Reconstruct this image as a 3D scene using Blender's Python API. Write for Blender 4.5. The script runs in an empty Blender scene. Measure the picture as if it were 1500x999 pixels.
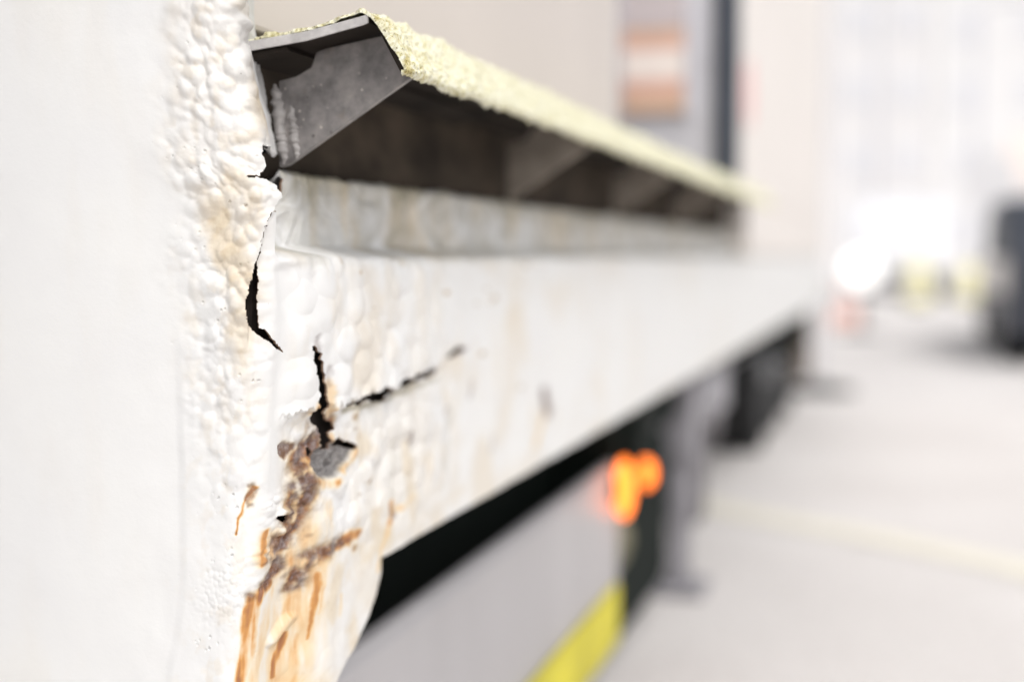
import bpy, bmesh, math, random
import numpy as np
from mathutils import Vector, Matrix

# ------------------------------------------------------------------ camera, sky, sun, exposure
S = bpy.context.scene
COL = S.collection
CAM_Z = 0.75
cam_data = bpy.data.cameras.new('camera')
cam = bpy.data.objects.new('camera', cam_data)
COL.objects.link(cam)
cam.location = (0, 0, CAM_Z)
cam.rotation_euler = (math.radians(90 - 3.420), 0, math.radians(15.276))
cam_data.sensor_width = 36.0
cam_data.lens = 50.0
cam_data.clip_start = 0.02
cam_data.clip_end = 2000
cam_data.dof.use_dof = True
cam_data.dof.focus_distance = 0.955
cam_data.dof.aperture_fstop = 1.9
S.camera = cam

SUN_EL, SUN_AZ = 54.0, 136.0          # azimuth clockwise from +Y (down the row of vehicles)
world = bpy.data.worlds.new('World'); S.world = world
world.use_nodes = True
nt = world.node_tree; nt.nodes.clear()
sky = nt.nodes.new('ShaderNodeTexSky'); sky.sky_type = 'NISHITA'; sky.sun_disc = False
sky.sun_elevation = math.radians(SUN_EL); sky.sun_rotation = math.radians(SUN_AZ)
sky.air_density = 1.0; sky.dust_density = 4.0; sky.ozone_density = 1.0
hs = nt.nodes.new('ShaderNodeHueSaturation'); hs.inputs['Saturation'].default_value = 0.12   # thin overcast: grey-white sky
bg = nt.nodes.new('ShaderNodeBackground'); bg.inputs['Strength'].default_value = 0.15
wo = nt.nodes.new('ShaderNodeOutputWorld')
nt.links.new(sky.outputs[0], hs.inputs['Color']); nt.links.new(hs.outputs[0], bg.inputs[0]); nt.links.new(bg.outputs[0], wo.inputs[0])

sun_data = bpy.data.lights.new('sun', 'SUN'); sun_data.energy = 0.62
sun_data.angle = math.radians(20); sun_data.color = (1.0, 0.965, 0.92)
sun = bpy.data.objects.new('sun', sun_data); COL.objects.link(sun)
_e, _a = math.radians(SUN_EL), math.radians(SUN_AZ)
to_sun = Vector((math.sin(_a) * math.cos(_e), math.cos(_a) * math.cos(_e), math.sin(_e)))
sun.rotation_euler = to_sun.to_track_quat('Z', 'Y').to_euler()
sun.location = to_sun * 30

S.view_settings.view_transform = 'Standard'; S.view_settings.look = 'None'
S.view_settings.gamma = 1.0; S.view_settings.use_curve_mapping = False
S.view_settings.exposure = 0.36
S.render.engine = 'CYCLES'
S.cycles.use_denoising = True
S.cycles.use_adaptive_sampling = False
S.cycles.sampling_pattern = 'BLUE_NOISE'
S.cycles.sample_clamp_indirect = 3.0
S.cycles.max_bounces = 6

# ------------------------------------------------------------------ helpers
rng = np.random.RandomState(11)
random.seed(5)

def link(o, parent=None):
    COL.objects.link(o)
    if parent is not None: o.parent = parent
    return o

def tag(o, label=None, cat=None, group=None, kind=None):
    if label: o['label'] = label
    if cat: o['category'] = cat
    if group: o['group'] = group
    if kind: o['kind'] = kind
    return o

def empty(name, loc, label, cat, group=None):
    o = bpy.data.objects.new(name, None); o.empty_display_size = 0.1
    o.location = loc
    link(o); tag(o, label, cat, group)
    return o

def from_bm(name, bm, mat, parent=None, smooth=False):
    """world-space bmesh -> object placed under parent (an Empty that is only translated)"""
    me = bpy.data.meshes.new(name)
    bmesh.ops.recalc_face_normals(bm, faces=bm.faces)
    bm.to_mesh(me); bm.free()
    me.materials.append(mat)
    if smooth:
        me.polygons.foreach_set('use_smooth', [True] * len(me.polygons))
    o = bpy.data.objects.new(name, me)
    link(o, parent)
    if parent is not None:
        p, off = parent, Vector()
        while p is not None:
            off += p.location; p = p.parent
        me.transform(Matrix.Translation(-off))
    return o

def bm_box(bm, x0, x1, y0, y1, z0, z1, bevel=0.0, seg=2):
    m = Matrix.Translation(((x0+x1)/2, (y0+y1)/2, (z0+z1)/2)) @ Matrix.Diagonal((x1-x0, y1-y0, z1-z0, 1))
    r = bmesh.ops.create_cube(bm, size=1, matrix=m)
    if bevel > 0:
        es = list({e for v in r['verts'] for e in v.link_edges})
        bmesh.ops.bevel(bm, geom=es, offset=bevel, segments=seg, profile=0.5, affect='EDGES')
    return bm

def box(name, x0, x1, y0, y1, z0, z1, mat, parent=None, bevel=0.0):
    bm = bmesh.new(); bm_box(bm, x0, x1, y0, y1, z0, z1, bevel)
    return from_bm(name, bm, mat, parent)

def bm_prism(bm, poly, axis, a0, a1, bevel=0.0, seg=2):
    """poly: 2-D outline; axis 'x' -> outline in (y,z), axis 'y' -> outline in (x,z), axis 'z' -> (x,y)"""
    def P(p, a):
        return {'x': (a, p[0], p[1]), 'y': (p[0], a, p[1]), 'z': (p[0], p[1], a)}[axis]
    A = [bm.verts.new(P(p, a0)) for p in poly]; B = [bm.verts.new(P(p, a1)) for p in poly]
    fs = [bm.faces.new(A), bm.faces.new(B[::-1])]
    n = len(poly)
    for i in range(n):
        fs.append(bm.faces.new((A[i], B[i], B[(i+1) % n], A[(i+1) % n])))
    bmesh.ops.recalc_face_normals(bm, faces=fs)
    if bevel > 0:
        es = list({e for f in fs for e in f.edges})
        bmesh.ops.bevel(bm, geom=es, offset=bevel, segments=seg, profile=0.5, affect='EDGES')
    return bm

def prism(name, poly, axis, a0, a1, mat, parent=None, bevel=0.0):
    bm = bmesh.new(); bm_prism(bm, poly, axis, a0, a1, bevel)
    return from_bm(name, bm, mat, parent)

def bm_lathe(bm, prof, centre, axis='x', n=32):
    """prof: (radius, along) pairs revolved about an axis through centre"""
    rings = []
    for r, a in prof:
        ring = []
        for i in range(n):
            t = 2 * math.pi * i / n
            c, s = r * math.cos(t), r * math.sin(t)
            d = {'x': (a, c, s), 'y': (c, a, s), 'z': (c, s, a)}[axis]
            ring.append(bm.verts.new((centre[0]+d[0], centre[1]+d[1], centre[2]+d[2])))
        rings.append(ring)
    for A, B in zip(rings, rings[1:]):
        for i in range(n):
            bm.faces.new((A[i], A[(i+1) % n], B[(i+1) % n], B[i]))
    bm.faces.new(rings[0][::-1]); bm.faces.new(rings[-1])
    return bm

def lathe(name, prof, centre, axis, mat, parent=None, n=32, smooth=True):
    bm = bmesh.new(); bm_lathe(bm, prof, centre, axis, n)
    o = from_bm(name, bm, mat, parent, smooth)
    return o

# ---- numpy noise
_perm = rng.permutation(4096)
def _h(i, j, seed):
    return _perm[(_perm[(i + seed * 131) & 4095] + j) & 4095]
def noise(x, y, seed=0):
    """gradient noise, about -1..1"""
    xi = np.floor(x).astype(np.int64); yi = np.floor(y).astype(np.int64)
    fx = x - xi; fy = y - yi
    u = fx*fx*fx*(fx*(fx*6-15)+10); v = fy*fy*fy*(fy*(fy*6-15)+10)
    def g(i, j, dx, dy):
        a = _h(i, j, seed) * (2*math.pi/4096.0)
        return np.cos(a)*dx + np.sin(a)*dy
    n00 = g(xi, yi, fx, fy); n10 = g(xi+1, yi, fx-1, fy)
    n01 = g(xi, yi+1, fx, fy-1); n11 = g(xi+1, yi+1, fx-1, fy-1)
    return 1.5*((n00*(1-u)+n10*u)*(1-v) + (n01*(1-u)+n11*u)*v)
def fbm(x, y, seed=0, octv=4):
    o = 0; a = 1.0
    for k in range(octv):
        o = o + a*noise(x*2**k, y*2**k, seed+k); a *= 0.5
    return o
def lumps(x, y, seed=0, rmin=0.45, rmax=0.95):
    """rounded blobs of uneven size, 0..1"""
    xi = np.floor(x).astype(np.int64); yi = np.floor(y).astype(np.int64)
    out = np.zeros_like(x)
    for di in (-1, 0, 1):
        for dj in (-1, 0, 1):
            i = xi+di; j = yi+dj
            px = i + _h(i, j, seed)/4096.0; py = j + _h(i, j, seed+1)/4096.0
            r = rmin + (rmax-rmin)*_h(i, j, seed+2)/4096.0
            am = 0.4 + 0.6*_h(i, j, seed+3)/4096.0
            d2 = ((x-px)**2 + (y-py)**2)/(r*r)
            h = am*np.clip(1-d2, 0, None)**0.8
            out = np.maximum(out, h)
    return out
def sstep(a, b, x):
    t = np.clip((x-a)/(b-a), 0, 1); return t*t*(3-2*t)
def in_poly(x, y, poly):
    ins = np.zeros(x.shape, bool); n = len(poly)
    for i in range(n):
        x0, y0 = poly[i][:2]; x1, y1 = poly[(i+1) % n][:2]
        if y0 == y1: continue
        c = ((y0 > y) != (y1 > y)) & (x < (x1-x0)*(y-y0)/(y1-y0)+x0)
        ins ^= c
    return ins
def seg_dist(x, y, pts):
    """distance to a polyline and running parameter 0..1 along it"""
    best = np.full(x.shape, 1e9); par = np.zeros(x.shape); n = len(pts)-1
    for i in range(n):
        x0, y0 = pts[i][:2]; x1, y1 = pts[i+1][:2]
        dx, dy = x1-x0, y1-y0
        t = np.clip(((x-x0)*dx+(y-y0)*dy)/(dx*dx+dy*dy+1e-12), 0, 1)
        d = np.hypot(x-(x0+t*dx), y-(y0+t*dy))
        m = d < best
        best = np.where(m, d, best); par = np.where(m, (i+t)/n, par)
    return best, par

# ------------------------------------------------------------------ materials
def new_mat(name):
    m = bpy.data.materials.new(name); m.use_nodes = True
    t = m.node_tree; b = t.nodes['Principled BSDF']
    return m, t, b
def ramp(t, fac, stops):
    r = t.nodes.new('ShaderNodeValToRGB'); el = r.color_ramp.elements
    while len(el) < len(stops): el.new(0.5)
    for e, (p, c) in zip(el, stops):
        e.position = p; e.color = (*c, 1) if len(c) == 3 else c
    t.links.new(fac, r.inputs[0]); return r.outputs[0]
def nnode(t, scale, detail=6, rough=0.55, dist=0.0, vec=None):
    n = t.nodes.new('ShaderNodeTexNoise'); n.inputs['Scale'].default_value = scale
    n.inputs['Detail'].default_value = detail; n.inputs['Roughness'].default_value = rough
    n.inputs['Distortion'].default_value = dist
    if vec is not None: t.links.new(vec, n.inputs['Vector'])
    return n.outputs[0]
def coords(t, scale=(1, 1, 1)):
    c = t.nodes.new('ShaderNodeTexCoord'); m = t.nodes.new('ShaderNodeMapping')
    m.inputs['Scale'].default_value = scale
    t.links.new(c.outputs['Object'], m.inputs['Vector']); return m.outputs[0]
def bump(t, b, h, strength=0.3, dist=0.002):
    n = t.nodes.new('ShaderNodeBump'); n.inputs['Strength'].default_value = strength
    n.inputs['Distance'].default_value = dist
    t.links.new(h, n.inputs['Height']); t.links.new(n.outputs[0], b.inputs['Normal'])
def mixc(t, fac, a, c):
    m = t.nodes.new('ShaderNodeMix'); m.data_type = 'RGBA'
    for sock, v in ((m.inputs[0], fac), (m.inputs[6], a), (m.inputs[7], c)):
        if isinstance(v, (int, float)): sock.default_value = v
        elif isinstance(v, tuple): sock.default_value = (*v, 1)
        else: t.links.new(v, sock)
    return m.outputs[2]
def math_n(t, op, a, c=None):
    m = t.nodes.new('ShaderNodeMath'); m.operation = op
    for i, v in enumerate((a, c)):
        if v is None: continue
        if isinstance(v, (int, float)): m.inputs[i].default_value = v
        else: t.links.new(v, m.inputs[i])
    m.use_clamp = op in ('MULTIPLY', 'ADD')
    return m.outputs[0]
def attr(t, name):
    a = t.nodes.new('ShaderNodeAttribute'); a.attribute_name = name; return a.outputs['Fac']

def simple(name, col, rough=0.6, var=0.12, scale=12, metal=0.0, stretch=(1, 1, 1), bmp=0.15, bscale=None, bdist=0.002):
    m, t, b = new_mat(name)
    v = coords(t, stretch)
    lo = tuple(c*(1-var) for c in col); hi = tuple(min(1, c*(1+var)) for c in col)
    t.links.new(ramp(t, nnode(t, scale, vec=v), [(0.3, lo), (0.7, hi)]), b.inputs['Base Color'])
    b.inputs['Roughness'].default_value = rough; b.inputs['Metallic'].default_value = metal
    if bmp: bump(t, b, nnode(t, bscale or scale*8, vec=v), bmp, bdist)
    return m

def paint_material():
    """old white paint over filler; stains, rust and chips come from the mesh's own wear attributes"""
    m, t, b = new_mat('aged_white_paint')
    v = coords(t)
    n1 = nnode(t, 9, 5, vec=v); n2 = nnode(t, 120, 6, 0.65, vec=v); n3 = nnode(t, 420, 4, 0.6, vec=v)
    white = ramp(t, n1, [(0.3, (0.745, 0.74, 0.735)), (0.7, (0.775, 0.77, 0.755))])
    c = mixc(t, math_n(t, 'MULTIPLY', attr(t, 'stain'), 0.9), white, ramp(t, n2, [(0.3, (0.58, 0.46, 0.31)), (0.7, (0.72, 0.62, 0.46))]))
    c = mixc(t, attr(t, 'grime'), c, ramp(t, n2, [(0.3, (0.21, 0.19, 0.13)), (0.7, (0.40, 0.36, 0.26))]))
    # a few tiny dark specks of dirt
    vor = t.nodes.new('ShaderNodeTexVoronoi'); vor.inputs['Scale'].default_value = 85
    t.links.new(v, vor.inputs['Vector'])
    sp = ramp(t, vor.outputs['Distance'], [(0.0, (1, 1, 1)), (0.055, (0, 0, 0))])
    gate = ramp(t, nnode(t, 30, 2, vec=v), [(0.55, (0, 0, 0)), (0.62, (1, 1, 1))])
    c = mixc(t, math_n(t, 'MULTIPLY', math_n(t, 'MULTIPLY', sp, gate), attr(t, 'speck')), c, (0.18, 0.15, 0.12))
    rm = math_n(t, 'MULTIPLY', attr(t, 'rust'), math_n(t, 'ADD', math_n(t, 'MULTIPLY', n2, 0.9), 0.60))
    orange = ramp(t, rm, [(0.05, (0.80, 0.69, 0.50)), (0.30, (0.76, 0.51, 0.20)), (0.55, (0.62, 0.29, 0.065)), (0.85, (0.33, 0.115, 0.03))])
    c = mixc(t, ramp(t, rm, [(0.0, (0, 0, 0)), (0.25, (0.5, 0.5, 0.5)), (0.60, (0.95, 0.95, 0.95))]), c, orange)
    nb = nnode(t, 130, 6, 0.75, vec=v)
    dark = ramp(t, nb, [(0.30, (0.035, 0.018, 0.014)), (0.44, (0.13, 0.058, 0.036)), (0.54, (0.165, 0.12, 0.118)), (0.65, (0.28, 0.235, 0.23)), (0.77, (0.40, 0.24, 0.14))])
    c = mixc(t, attr(t, 'scale_rust'), c, dark)
    bare = ramp(t, n2, [(0.3, (0.085, 0.08, 0.08)), (0.6, (0.19, 0.18, 0.178)), (0.8, (0.27, 0.25, 0.24))])
    c = mixc(t, attr(t, 'bare'), c, bare)
    t.links.new(c, b.inputs['Base Color'])
    r = math_n(t, 'ADD', math_n(t, 'MULTIPLY', attr(t, 'scale_rust'), 0.35), 0.52)
    b.inputs['Specular IOR Level'].default_value = 0.35
    t.links.new(r, b.inputs['Roughness'])
    h = math_n(t, 'ADD', math_n(t, 'MULTIPLY', n2, 0.7), math_n(t, 'MULTIPLY', n3, 0.3))
    bump(t, b, h, 0.22, 0.0012)
    return m
M_PAINT = paint_material()
M_RIM = simple('broken_paint_edge', (0.30, 0.19, 0.13), 0.8, 0.4, 160)
M_CAVITY = simple('rusty_cavity', (0.028, 0.02, 0.016), 0.9, 0.5, 90)

# ------------------------------------------------------------------ the skin of the trailer corner
# <surface>
Y_END, R_CORNER = 0.860, 0.020      # end wall plane, corner rounding
Z_STEP, Z_STRIP_TOP, Z_BEAM_BOTTOM = 0.750, 0.812, 0.5085
X_BEAM, X_STRIP = -0.400, -0.434
def _ss(a, b, x):
    t = np.clip((x-a)/(b-a), 0, 1); return t*t*(3-2*t)
def base_surface(s, z):
    """s runs round the corner (s<0 end wall, s>0 down the side), z is height; gives x, y"""
    xa = np.interp(z, [0.2, 0.48, 0.60, 0.70, 0.76, 0.79, 0.815, 0.84, 0.90, 1.0], [-0.430, -0.421, -0.412, -0.405, -0.403, -0.400, -0.409, -0.413, -0.426, -0.430])
    xa = xa + (-0.412-xa)*_ss(0.05, 0.13, -s)
    q = R_CORNER*math.pi/4
    phi = np.clip(s/R_CORNER, -math.pi/4, math.pi/4) - math.pi/4
    x = xa - R_CORNER + R_CORNER*np.cos(phi) + np.minimum(s+q, 0)
    y = Y_END + R_CORNER + R_CORNER*np.sin(phi) + np.maximum(s-q, 0)
    v = np.maximum(-s-0.060, 0); y = y + 0.22*np.where(v < 0.14, v*v/0.28, v-0.07)
    beam = X_BEAM + (X_STRIP-X_BEAM)*_ss(Z_STEP-0.004, Z_STEP+0.008, z)
    low = _ss(0.03, 0.10, s)
    high = _ss(0.014, 0.030, s)
    w = low + (high-low)*_ss(Z_STEP-0.015, Z_STEP+0.010, z)
    w = w*(1-_ss(Z_STRIP_TOP-0.001, Z_STRIP_TOP+0.012, z))
    x = x + w*(beam - xa)
    x = x - 0.024*_ss(Z_STRIP_TOP-0.004, Z_STRIP_TOP+0.010, z)*_ss(0.004, 0.090, s)
    return x, y
# </surface>

def spacing(points):
    """points: (start, end, step) runs joined into one axis"""
    out = [points[0][0]]
    for a, b, st in points:
        n = max(1, int(round((b-a)/st)))
        out += list(a + (b-a)*(np.arange(1, n+1)/n))
    return out
s_ax = spacing([(-2.0, -0.6, 0.2), (-0.6, -0.26, 0.02), (-0.26, -0.14, 0.004), (-0.14, -0.03, 0.0010), (-0.03, 0.07, 0.00056), (0.07, 0.16, 0.00075), (0.16, 0.34, 0.0014)])
st = 0.0014
while s_ax[-1] < 6.95:
    st = min(st*1.025, 0.12); s_ax.append(s_ax[-1]+st)
z_ax = spacing([(0.12, 0.40, 0.02), (0.40, 0.45, 0.004), (0.45, Z_BEAM_BOTTOM, 0.00080), (Z_BEAM_BOTTOM, 0.64, 0.00080), (0.64, Z_STRIP_TOP, 0.00062), (Z_STRIP_TOP, 0.835, 0.00062), (0.835, 0.94, 0.00090), (0.94, 1.0, 0.004), (1.0, 2.4, 0.05)])
s_ax = np.array(s_ax); z_ax = np.array(z_ax)
FLANK_EDGE = [(0.1967, 0.4967), (0.1857, 0.4825), (0.1629, 0.4651), (0.1340, 0.4486), (0.1012, 0.4350), (0.0831, 0.4192), (0.0651, 0.3941)]
def flank_edge(z): return np.interp(z, [p[1] for p in FLANK_EDGE][::-1], [p[0] for p in FLANK_EDGE][::-1])
FE_TOP = float(flank_edge(Z_BEAM_BOTTOM)); s_ax[np.argmin(np.abs(s_ax-FE_TOP))] = FE_TOP
SG, ZG = np.meshgrid(s_ax, z_ax)                # rows = z
_pinch = np.where(ZG < Z_BEAM_BOTTOM, (flank_edge(ZG)-0.02)/(FE_TOP-0.02), 1.0)   # below the beam the columns follow the tapering plate edge
SG = np.where(SG > 0.02, 0.02+(SG-0.02)*_pinch, SG)
XG, YG = base_surface(SG, ZG)
# wear is drawn in a coordinate that shortens the side face (w runs along it at 0.45)
WG = np.where(SG > 0, SG*0.45, SG)
def wpts(pts): return [(p[0]*0.45 if p[0] > 0 else p[0],) + tuple(p[1:]) for p in pts]
PXM = 0.00046                                   # about one photo pixel, in metres, at the corner
jx = WG + 0.0008*fbm(WG*240, ZG*240, 3, 2); jz = ZG + 0.0008*fbm(WG*240, ZG*240, 9, 2)
kx = WG + 0.0022*fbm(WG*110, ZG*110, 23, 4); kz = ZG + 0.0022*fbm(WG*110, ZG*110, 29, 4)

W_AX = np.where(s_ax > 0, s_ax*0.45, s_ax)
def window(p, pad):
    c0 = np.searchsorted(W_AX, min(q[0] for q in p)-pad); c1 = np.searchsorted(W_AX, max(q[0] for q in p)+pad)
    if min(q[1] for q in p)-pad < Z_BEAM_BOTTOM: c1 = max(c1, np.searchsorted(W_AX, FE_TOP*0.45+0.01))
    r0 = np.searchsorted(z_ax, min(q[1] for q in p)-pad); r1 = np.searchsorted(z_ax, max(q[1] for q in p)+pad)
    return slice(r0, max(r1, r0+1)), slice(c0, max(c1, c0+1))
sx_ = WG + 0.0013*fbm(WG*120, ZG*55, 33, 4); sz_ = ZG + 0.0020*fbm(WG*110, ZG*70, 37, 3)
def line_mask(pts, width, soft=0.5, x=None, z=None, taper=0.0):
    p = wpts(pts); grow = max(1.0, 0.85 + max(0.0, sum(q[0] for q in p)/len(p))/0.45)
    win = window(p, width*PXM*grow*(1+soft)+0.006)
    out = np.zeros(SG.shape)
    d, t = seg_dist((kx if x is None else x)[win], (kz if z is None else z)[win], p)
    w = width*PXM*(1 - taper*t)*grow
    out[win] = 1 - sstep(w*(1-soft), w*(1+soft)+1e-6, d)
    return out
def poly_mask(pts, x=None, z=None):
    p = wpts(pts); win = window(p, 0.006); out = np.zeros(SG.shape)
    out[win] = in_poly((kx if x is None else x)[win], (kz if z is None else z)[win], p)
    return out
def blur(a, n=2):
    for _ in range(n):
        a = (a + np.roll(a, 1, 0) + np.roll(a, -1, 0))/3; a = (a + np.roll(a, 1, 1) + np.roll(a, -1, 1))/3
    return a

# where the post's own film ends and the beam begins (also the line the big cracks follow)
SEAM = [(0.1324, 0.8653), (0.1114, 0.8380), (0.0973, 0.8146), (0.0890, 0.7954), (0.0122, 0.7877), (0.0067, 0.7785), (0.0021, 0.7712), (0.0002, 0.7581), (-0.0020, 0.7500), (-0.0040, 0.7387), (-0.0060, 0.7275), (-0.0085, 0.7189), (-0.0075, 0.7117), (-0.0060, 0.7039), (0.0006, 0.6979), (0.0112, 0.6915), (0.0262, 0.6855), (0.0427, 0.6887), (0.0617, 0.6862), (0.0685, 0.6775), (0.0725, 0.6660), (0.0765, 0.6476), (0.0775, 0.6367), (0.0896, 0.6285), (0.0915, 0.6163), (0.0830, 0.5900), (0.0832, 0.5601), (0.1848, 0.5201), (0.2029, 0.4931)]
WALL_LINE = [(-0.0471, 0.9196), (-0.0542, 0.8657), (-0.0635, 0.8114), (-0.0636, 0.7568), (-0.0585, 0.7020), (-0.0547, 0.6653), (-0.0515, 0.6237), (-0.0470, 0.5727), (-0.0440, 0.5307), (-0.0456, 0.4976), (-0.0506, 0.4688), (-0.0535, 0.4543)]

# ---- holes
HOLES = [
 [(0.0093, 0.8238), (0.0170, 0.8230), (0.0649, 0.8226), (0.0888, 0.8200), (0.0972, 0.8166), (0.0954, 0.8120), (0.0884, 0.8086), (0.0916, 0.8063), (0.0927, 0.8039), (0.0915, 0.8019), (0.0926, 0.7990), (0.0913, 0.7940), (0.0116, 0.7922), (0.0116, 0.7963), (0.0082, 0.7975), (0.0038, 0.7991), (0.0013, 0.8004), (0.0028, 0.8045), (0.0059, 0.8069), (0.0077, 0.8097), (0.0076, 0.8133), (0.0071, 0.8174)],
 [(0.0046, 0.8037), (0.0093, 0.8052), (0.0072, 0.8006), (0.0049, 0.8019), (0.0026, 0.8013), (0.0002, 0.7999), (-0.0021, 0.8014), (-0.0037, 0.8007), (-0.0065, 0.8002), (-0.0066, 0.8014), (-0.0031, 0.8023), (-0.0016, 0.8028), (0.0007, 0.8013)],
 [(0.0925, 0.7950), (0.0889, 0.7905), (0.0090, 0.7790), (0.0044, 0.7730), (0.0014, 0.7730), (0.0054, 0.7798), (0.0106, 0.7881)],
 [(0.0028, 0.7739), (0.0005, 0.7667), (0.0002, 0.7581), (-0.0011, 0.7514), (-0.0033, 0.7455), (-0.0049, 0.7387), (-0.0065, 0.7297), (-0.0077, 0.7230), (-0.0092, 0.7189), (-0.0080, 0.7126), (-0.0069, 0.7040), (-0.0042, 0.7007), (-0.0009, 0.6980), (0.0027, 0.6956), (0.0078, 0.6926), (0.0171, 0.6875), (0.0274, 0.6845), (0.0213, 0.6891), (0.0117, 0.6938), (0.0057, 0.6982), (0.0014, 0.7024), (-0.0006, 0.7066), (-0.0015, 0.7138), (-0.0019, 0.7206), (-0.0016, 0.7297), (-0.0017, 0.7365), (-0.0019, 0.7432), (-0.0010, 0.7477), (0.0003, 0.7523), (0.0015, 0.7604), (0.0020, 0.7667)],
 [(0.0580, 0.6869), (0.0635, 0.6870), (0.0692, 0.6833), (0.0740, 0.6811), (0.0741, 0.6767), (0.0779, 0.6735), (0.0761, 0.6692), (0.0818, 0.6643), (0.0809, 0.6605), (0.0848, 0.6552), (0.0829, 0.6495), (0.0867, 0.6432), (0.0848, 0.6379), (0.0917, 0.6322), (0.1049, 0.6277), (0.1061, 0.6230), (0.0960, 0.6217), (0.1034, 0.6143), (0.1059, 0.6089), (0.0905, 0.6099), (0.0830, 0.6158), (0.0838, 0.6217), (0.0802, 0.6265), (0.0717, 0.6314), (0.0674, 0.6358), (0.0706, 0.6408), (0.0670, 0.6470), (0.0711, 0.6520), (0.0683, 0.6576), (0.0699, 0.6623), (0.0635, 0.6677), (0.0660, 0.6719), (0.0613, 0.6770), (0.0620, 0.6813)],
 [(0.0658, 0.6140), (0.0713, 0.6138), (0.0738, 0.6100), (0.0715, 0.6059), (0.0668, 0.6075)],
 [(0.1073, 0.6143), (0.1166, 0.6152), (0.1260, 0.6114), (0.1453, 0.6069), (0.1438, 0.6029), (0.1259, 0.6078), (0.1138, 0.6104)],  # black shadow line along the top of the chip, cut as a hole
 [(0.1157, 0.6387), (0.1292, 0.6410), (0.1375, 0.6396), (0.1445, 0.6431), (0.1516, 0.6440), (0.1616, 0.6425), (0.1660, 0.6442), (0.1763, 0.6444), (0.1793, 0.6457), (0.1914, 0.6473), (0.2005, 0.6438), (0.2099, 0.6413), (0.2210, 0.6419), (0.2323, 0.6448), (0.2390, 0.6488), (0.2506, 0.6489), (0.2608, 0.6470), (0.2659, 0.6500), (0.2816, 0.6505), (0.2905, 0.6480), (0.2959, 0.6499), (0.3180, 0.6506), (0.3331, 0.6507), (0.3486, 0.6483), (0.3388, 0.6453), (0.3255, 0.6452), (0.3105, 0.6434), (0.2941, 0.6448), (0.2833, 0.6427), (0.2676, 0.6435), (0.2556, 0.6417), (0.2422, 0.6417), (0.2290, 0.6406), (0.2177, 0.6378), (0.2051, 0.6346), (0.1881, 0.6351), (0.1776, 0.6351), (0.1674, 0.6388), (0.1601, 0.6369), (0.1472, 0.6366), (0.1347, 0.6383), (0.1251, 0.6373)],
 [(0.3686, 0.6592), (0.3850, 0.6638), (0.4017, 0.6653), (0.4276, 0.6630), (0.4188, 0.6603), (0.4017, 0.6589), (0.3890, 0.6553)],
 [(0.0269, 0.5710), (0.0353, 0.5715), (0.0424, 0.5698), (0.0443, 0.5665), (0.0377, 0.5658), (0.0327, 0.5681)],
]
hole_v = np.zeros(SG.shape, bool)
for hp in HOLES:
    win = window(wpts(hp), 0.006); far = len(hp) <= 6
    hole_v[win] |= in_poly((WG if far else jx)[win], (ZG if far else jz)[win], wpts(hp))

# ---- relief
D = 0.0012*fbm(WG*16, ZG*12, 40, 3)*(0.25+0.75*sstep(-0.10, -0.05, SG))
onpost = 1 - sstep(-0.004, 0.02, SG - 0.022*sstep(0.80, 0.83, ZG))
wl = np.interp(ZG, [p[1] for p in WALL_LINE][::-1], [p[0] for p in WALL_LINE][::-1])
inband = sstep(-0.012, 0.036, SG-wl + 0.010*fbm(WG*25, ZG*25, 47, 3))
up_w = sstep(0.66, 0.80, ZG); mid_w = sstep(0.55, 0.66, ZG)*(1-up_w)
cob = np.maximum(lumps(WG*84 + 0.3*noise(WG*60, ZG*60, 5), ZG*78, 60, 0.42, 0.72), 0.55*lumps(WG*150, ZG*140 + 0.3*noise(WG*80, ZG*80, 6), 70, 0.45, 0.75))
for _ in range(4):
    cob = blur(cob, 1) if _ < 2 else cob
hc = [(0.0839, 0.8114)][0]
band = inband*onpost*(1-0.85*np.exp(-(((SG-hc[0])/0.016)**2 + ((ZG-hc[1])/0.020)**2)))
D += band*(up_w*0.0046 + mid_w*0.0028 + 0.0005)*cob*(0.55+0.75*sstep(-0.5, 0.6, fbm(WG*22, ZG*22, 81, 2)))
D += band*0.0026*up_w*fbm(WG*20, ZG*20, 83, 2)
D += band*(0.0003*up_w+0.0002*mid_w)*fbm(WG*150, ZG*150, 85, 3)
D -= band*0.0016*sstep(0.55, 0.9, lumps(WG*170, ZG*170, 88, 0.15, 0.3))*sstep(0.1, 0.5, noise(WG*40, ZG*40, 92))
D += band*0.0020*mid_w*fbm(WG*38, ZG*26, 87, 3)
# orange-peel patch low on the post
pc = [(-0.0118, 0.5242)][0]
D += 0.0011*lumps(WG*290, ZG*290, 90)*np.exp(-(((WG-pc[0])/0.018)**2 + ((ZG-pc[1]-0.3*(WG-pc[0]))/0.020)**2))*onpost
D += 0.0010*sstep(-0.004, 0.004, SG-wl)*(1-sstep(0.62, 0.74, ZG))            # edge of a thicker coat
# the side: runs and sags of paint, thicker coat hanging over a ragged lower edge
side = sstep(0.02, 0.05, SG)
DRIP = [(0.0572, 0.6421), (0.0829, 0.6406), (0.1052, 0.6403), (0.1252, 0.6414), (0.1530, 0.6418), (0.1913, 0.6424), (0.2178, 0.6405), (0.2506, 0.6472), (0.2781, 0.6478), (0.3180, 0.6488), (0.3546, 0.6534), (0.3912, 0.6609), (0.4499, 0.6623), (0.5468, 0.6620), (0.7522, 0.6621)]
dz_line = np.interp(SG, [p[0] for p in DRIP], [p[1] for p in DRIP])
teeth = 0.006*noise(SG*95, 0*SG, 101) + 0.004*noise(SG*210, 0*SG, 103)
over = sstep(-0.0010, 0.0014, ZG - dz_line - teeth)
reach = side*(1-sstep(0.24, 0.50, SG))
runs = fbm(SG*20 + 0.35*noise(SG*16, ZG*20, 105), ZG*18, 107, 3)
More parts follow.
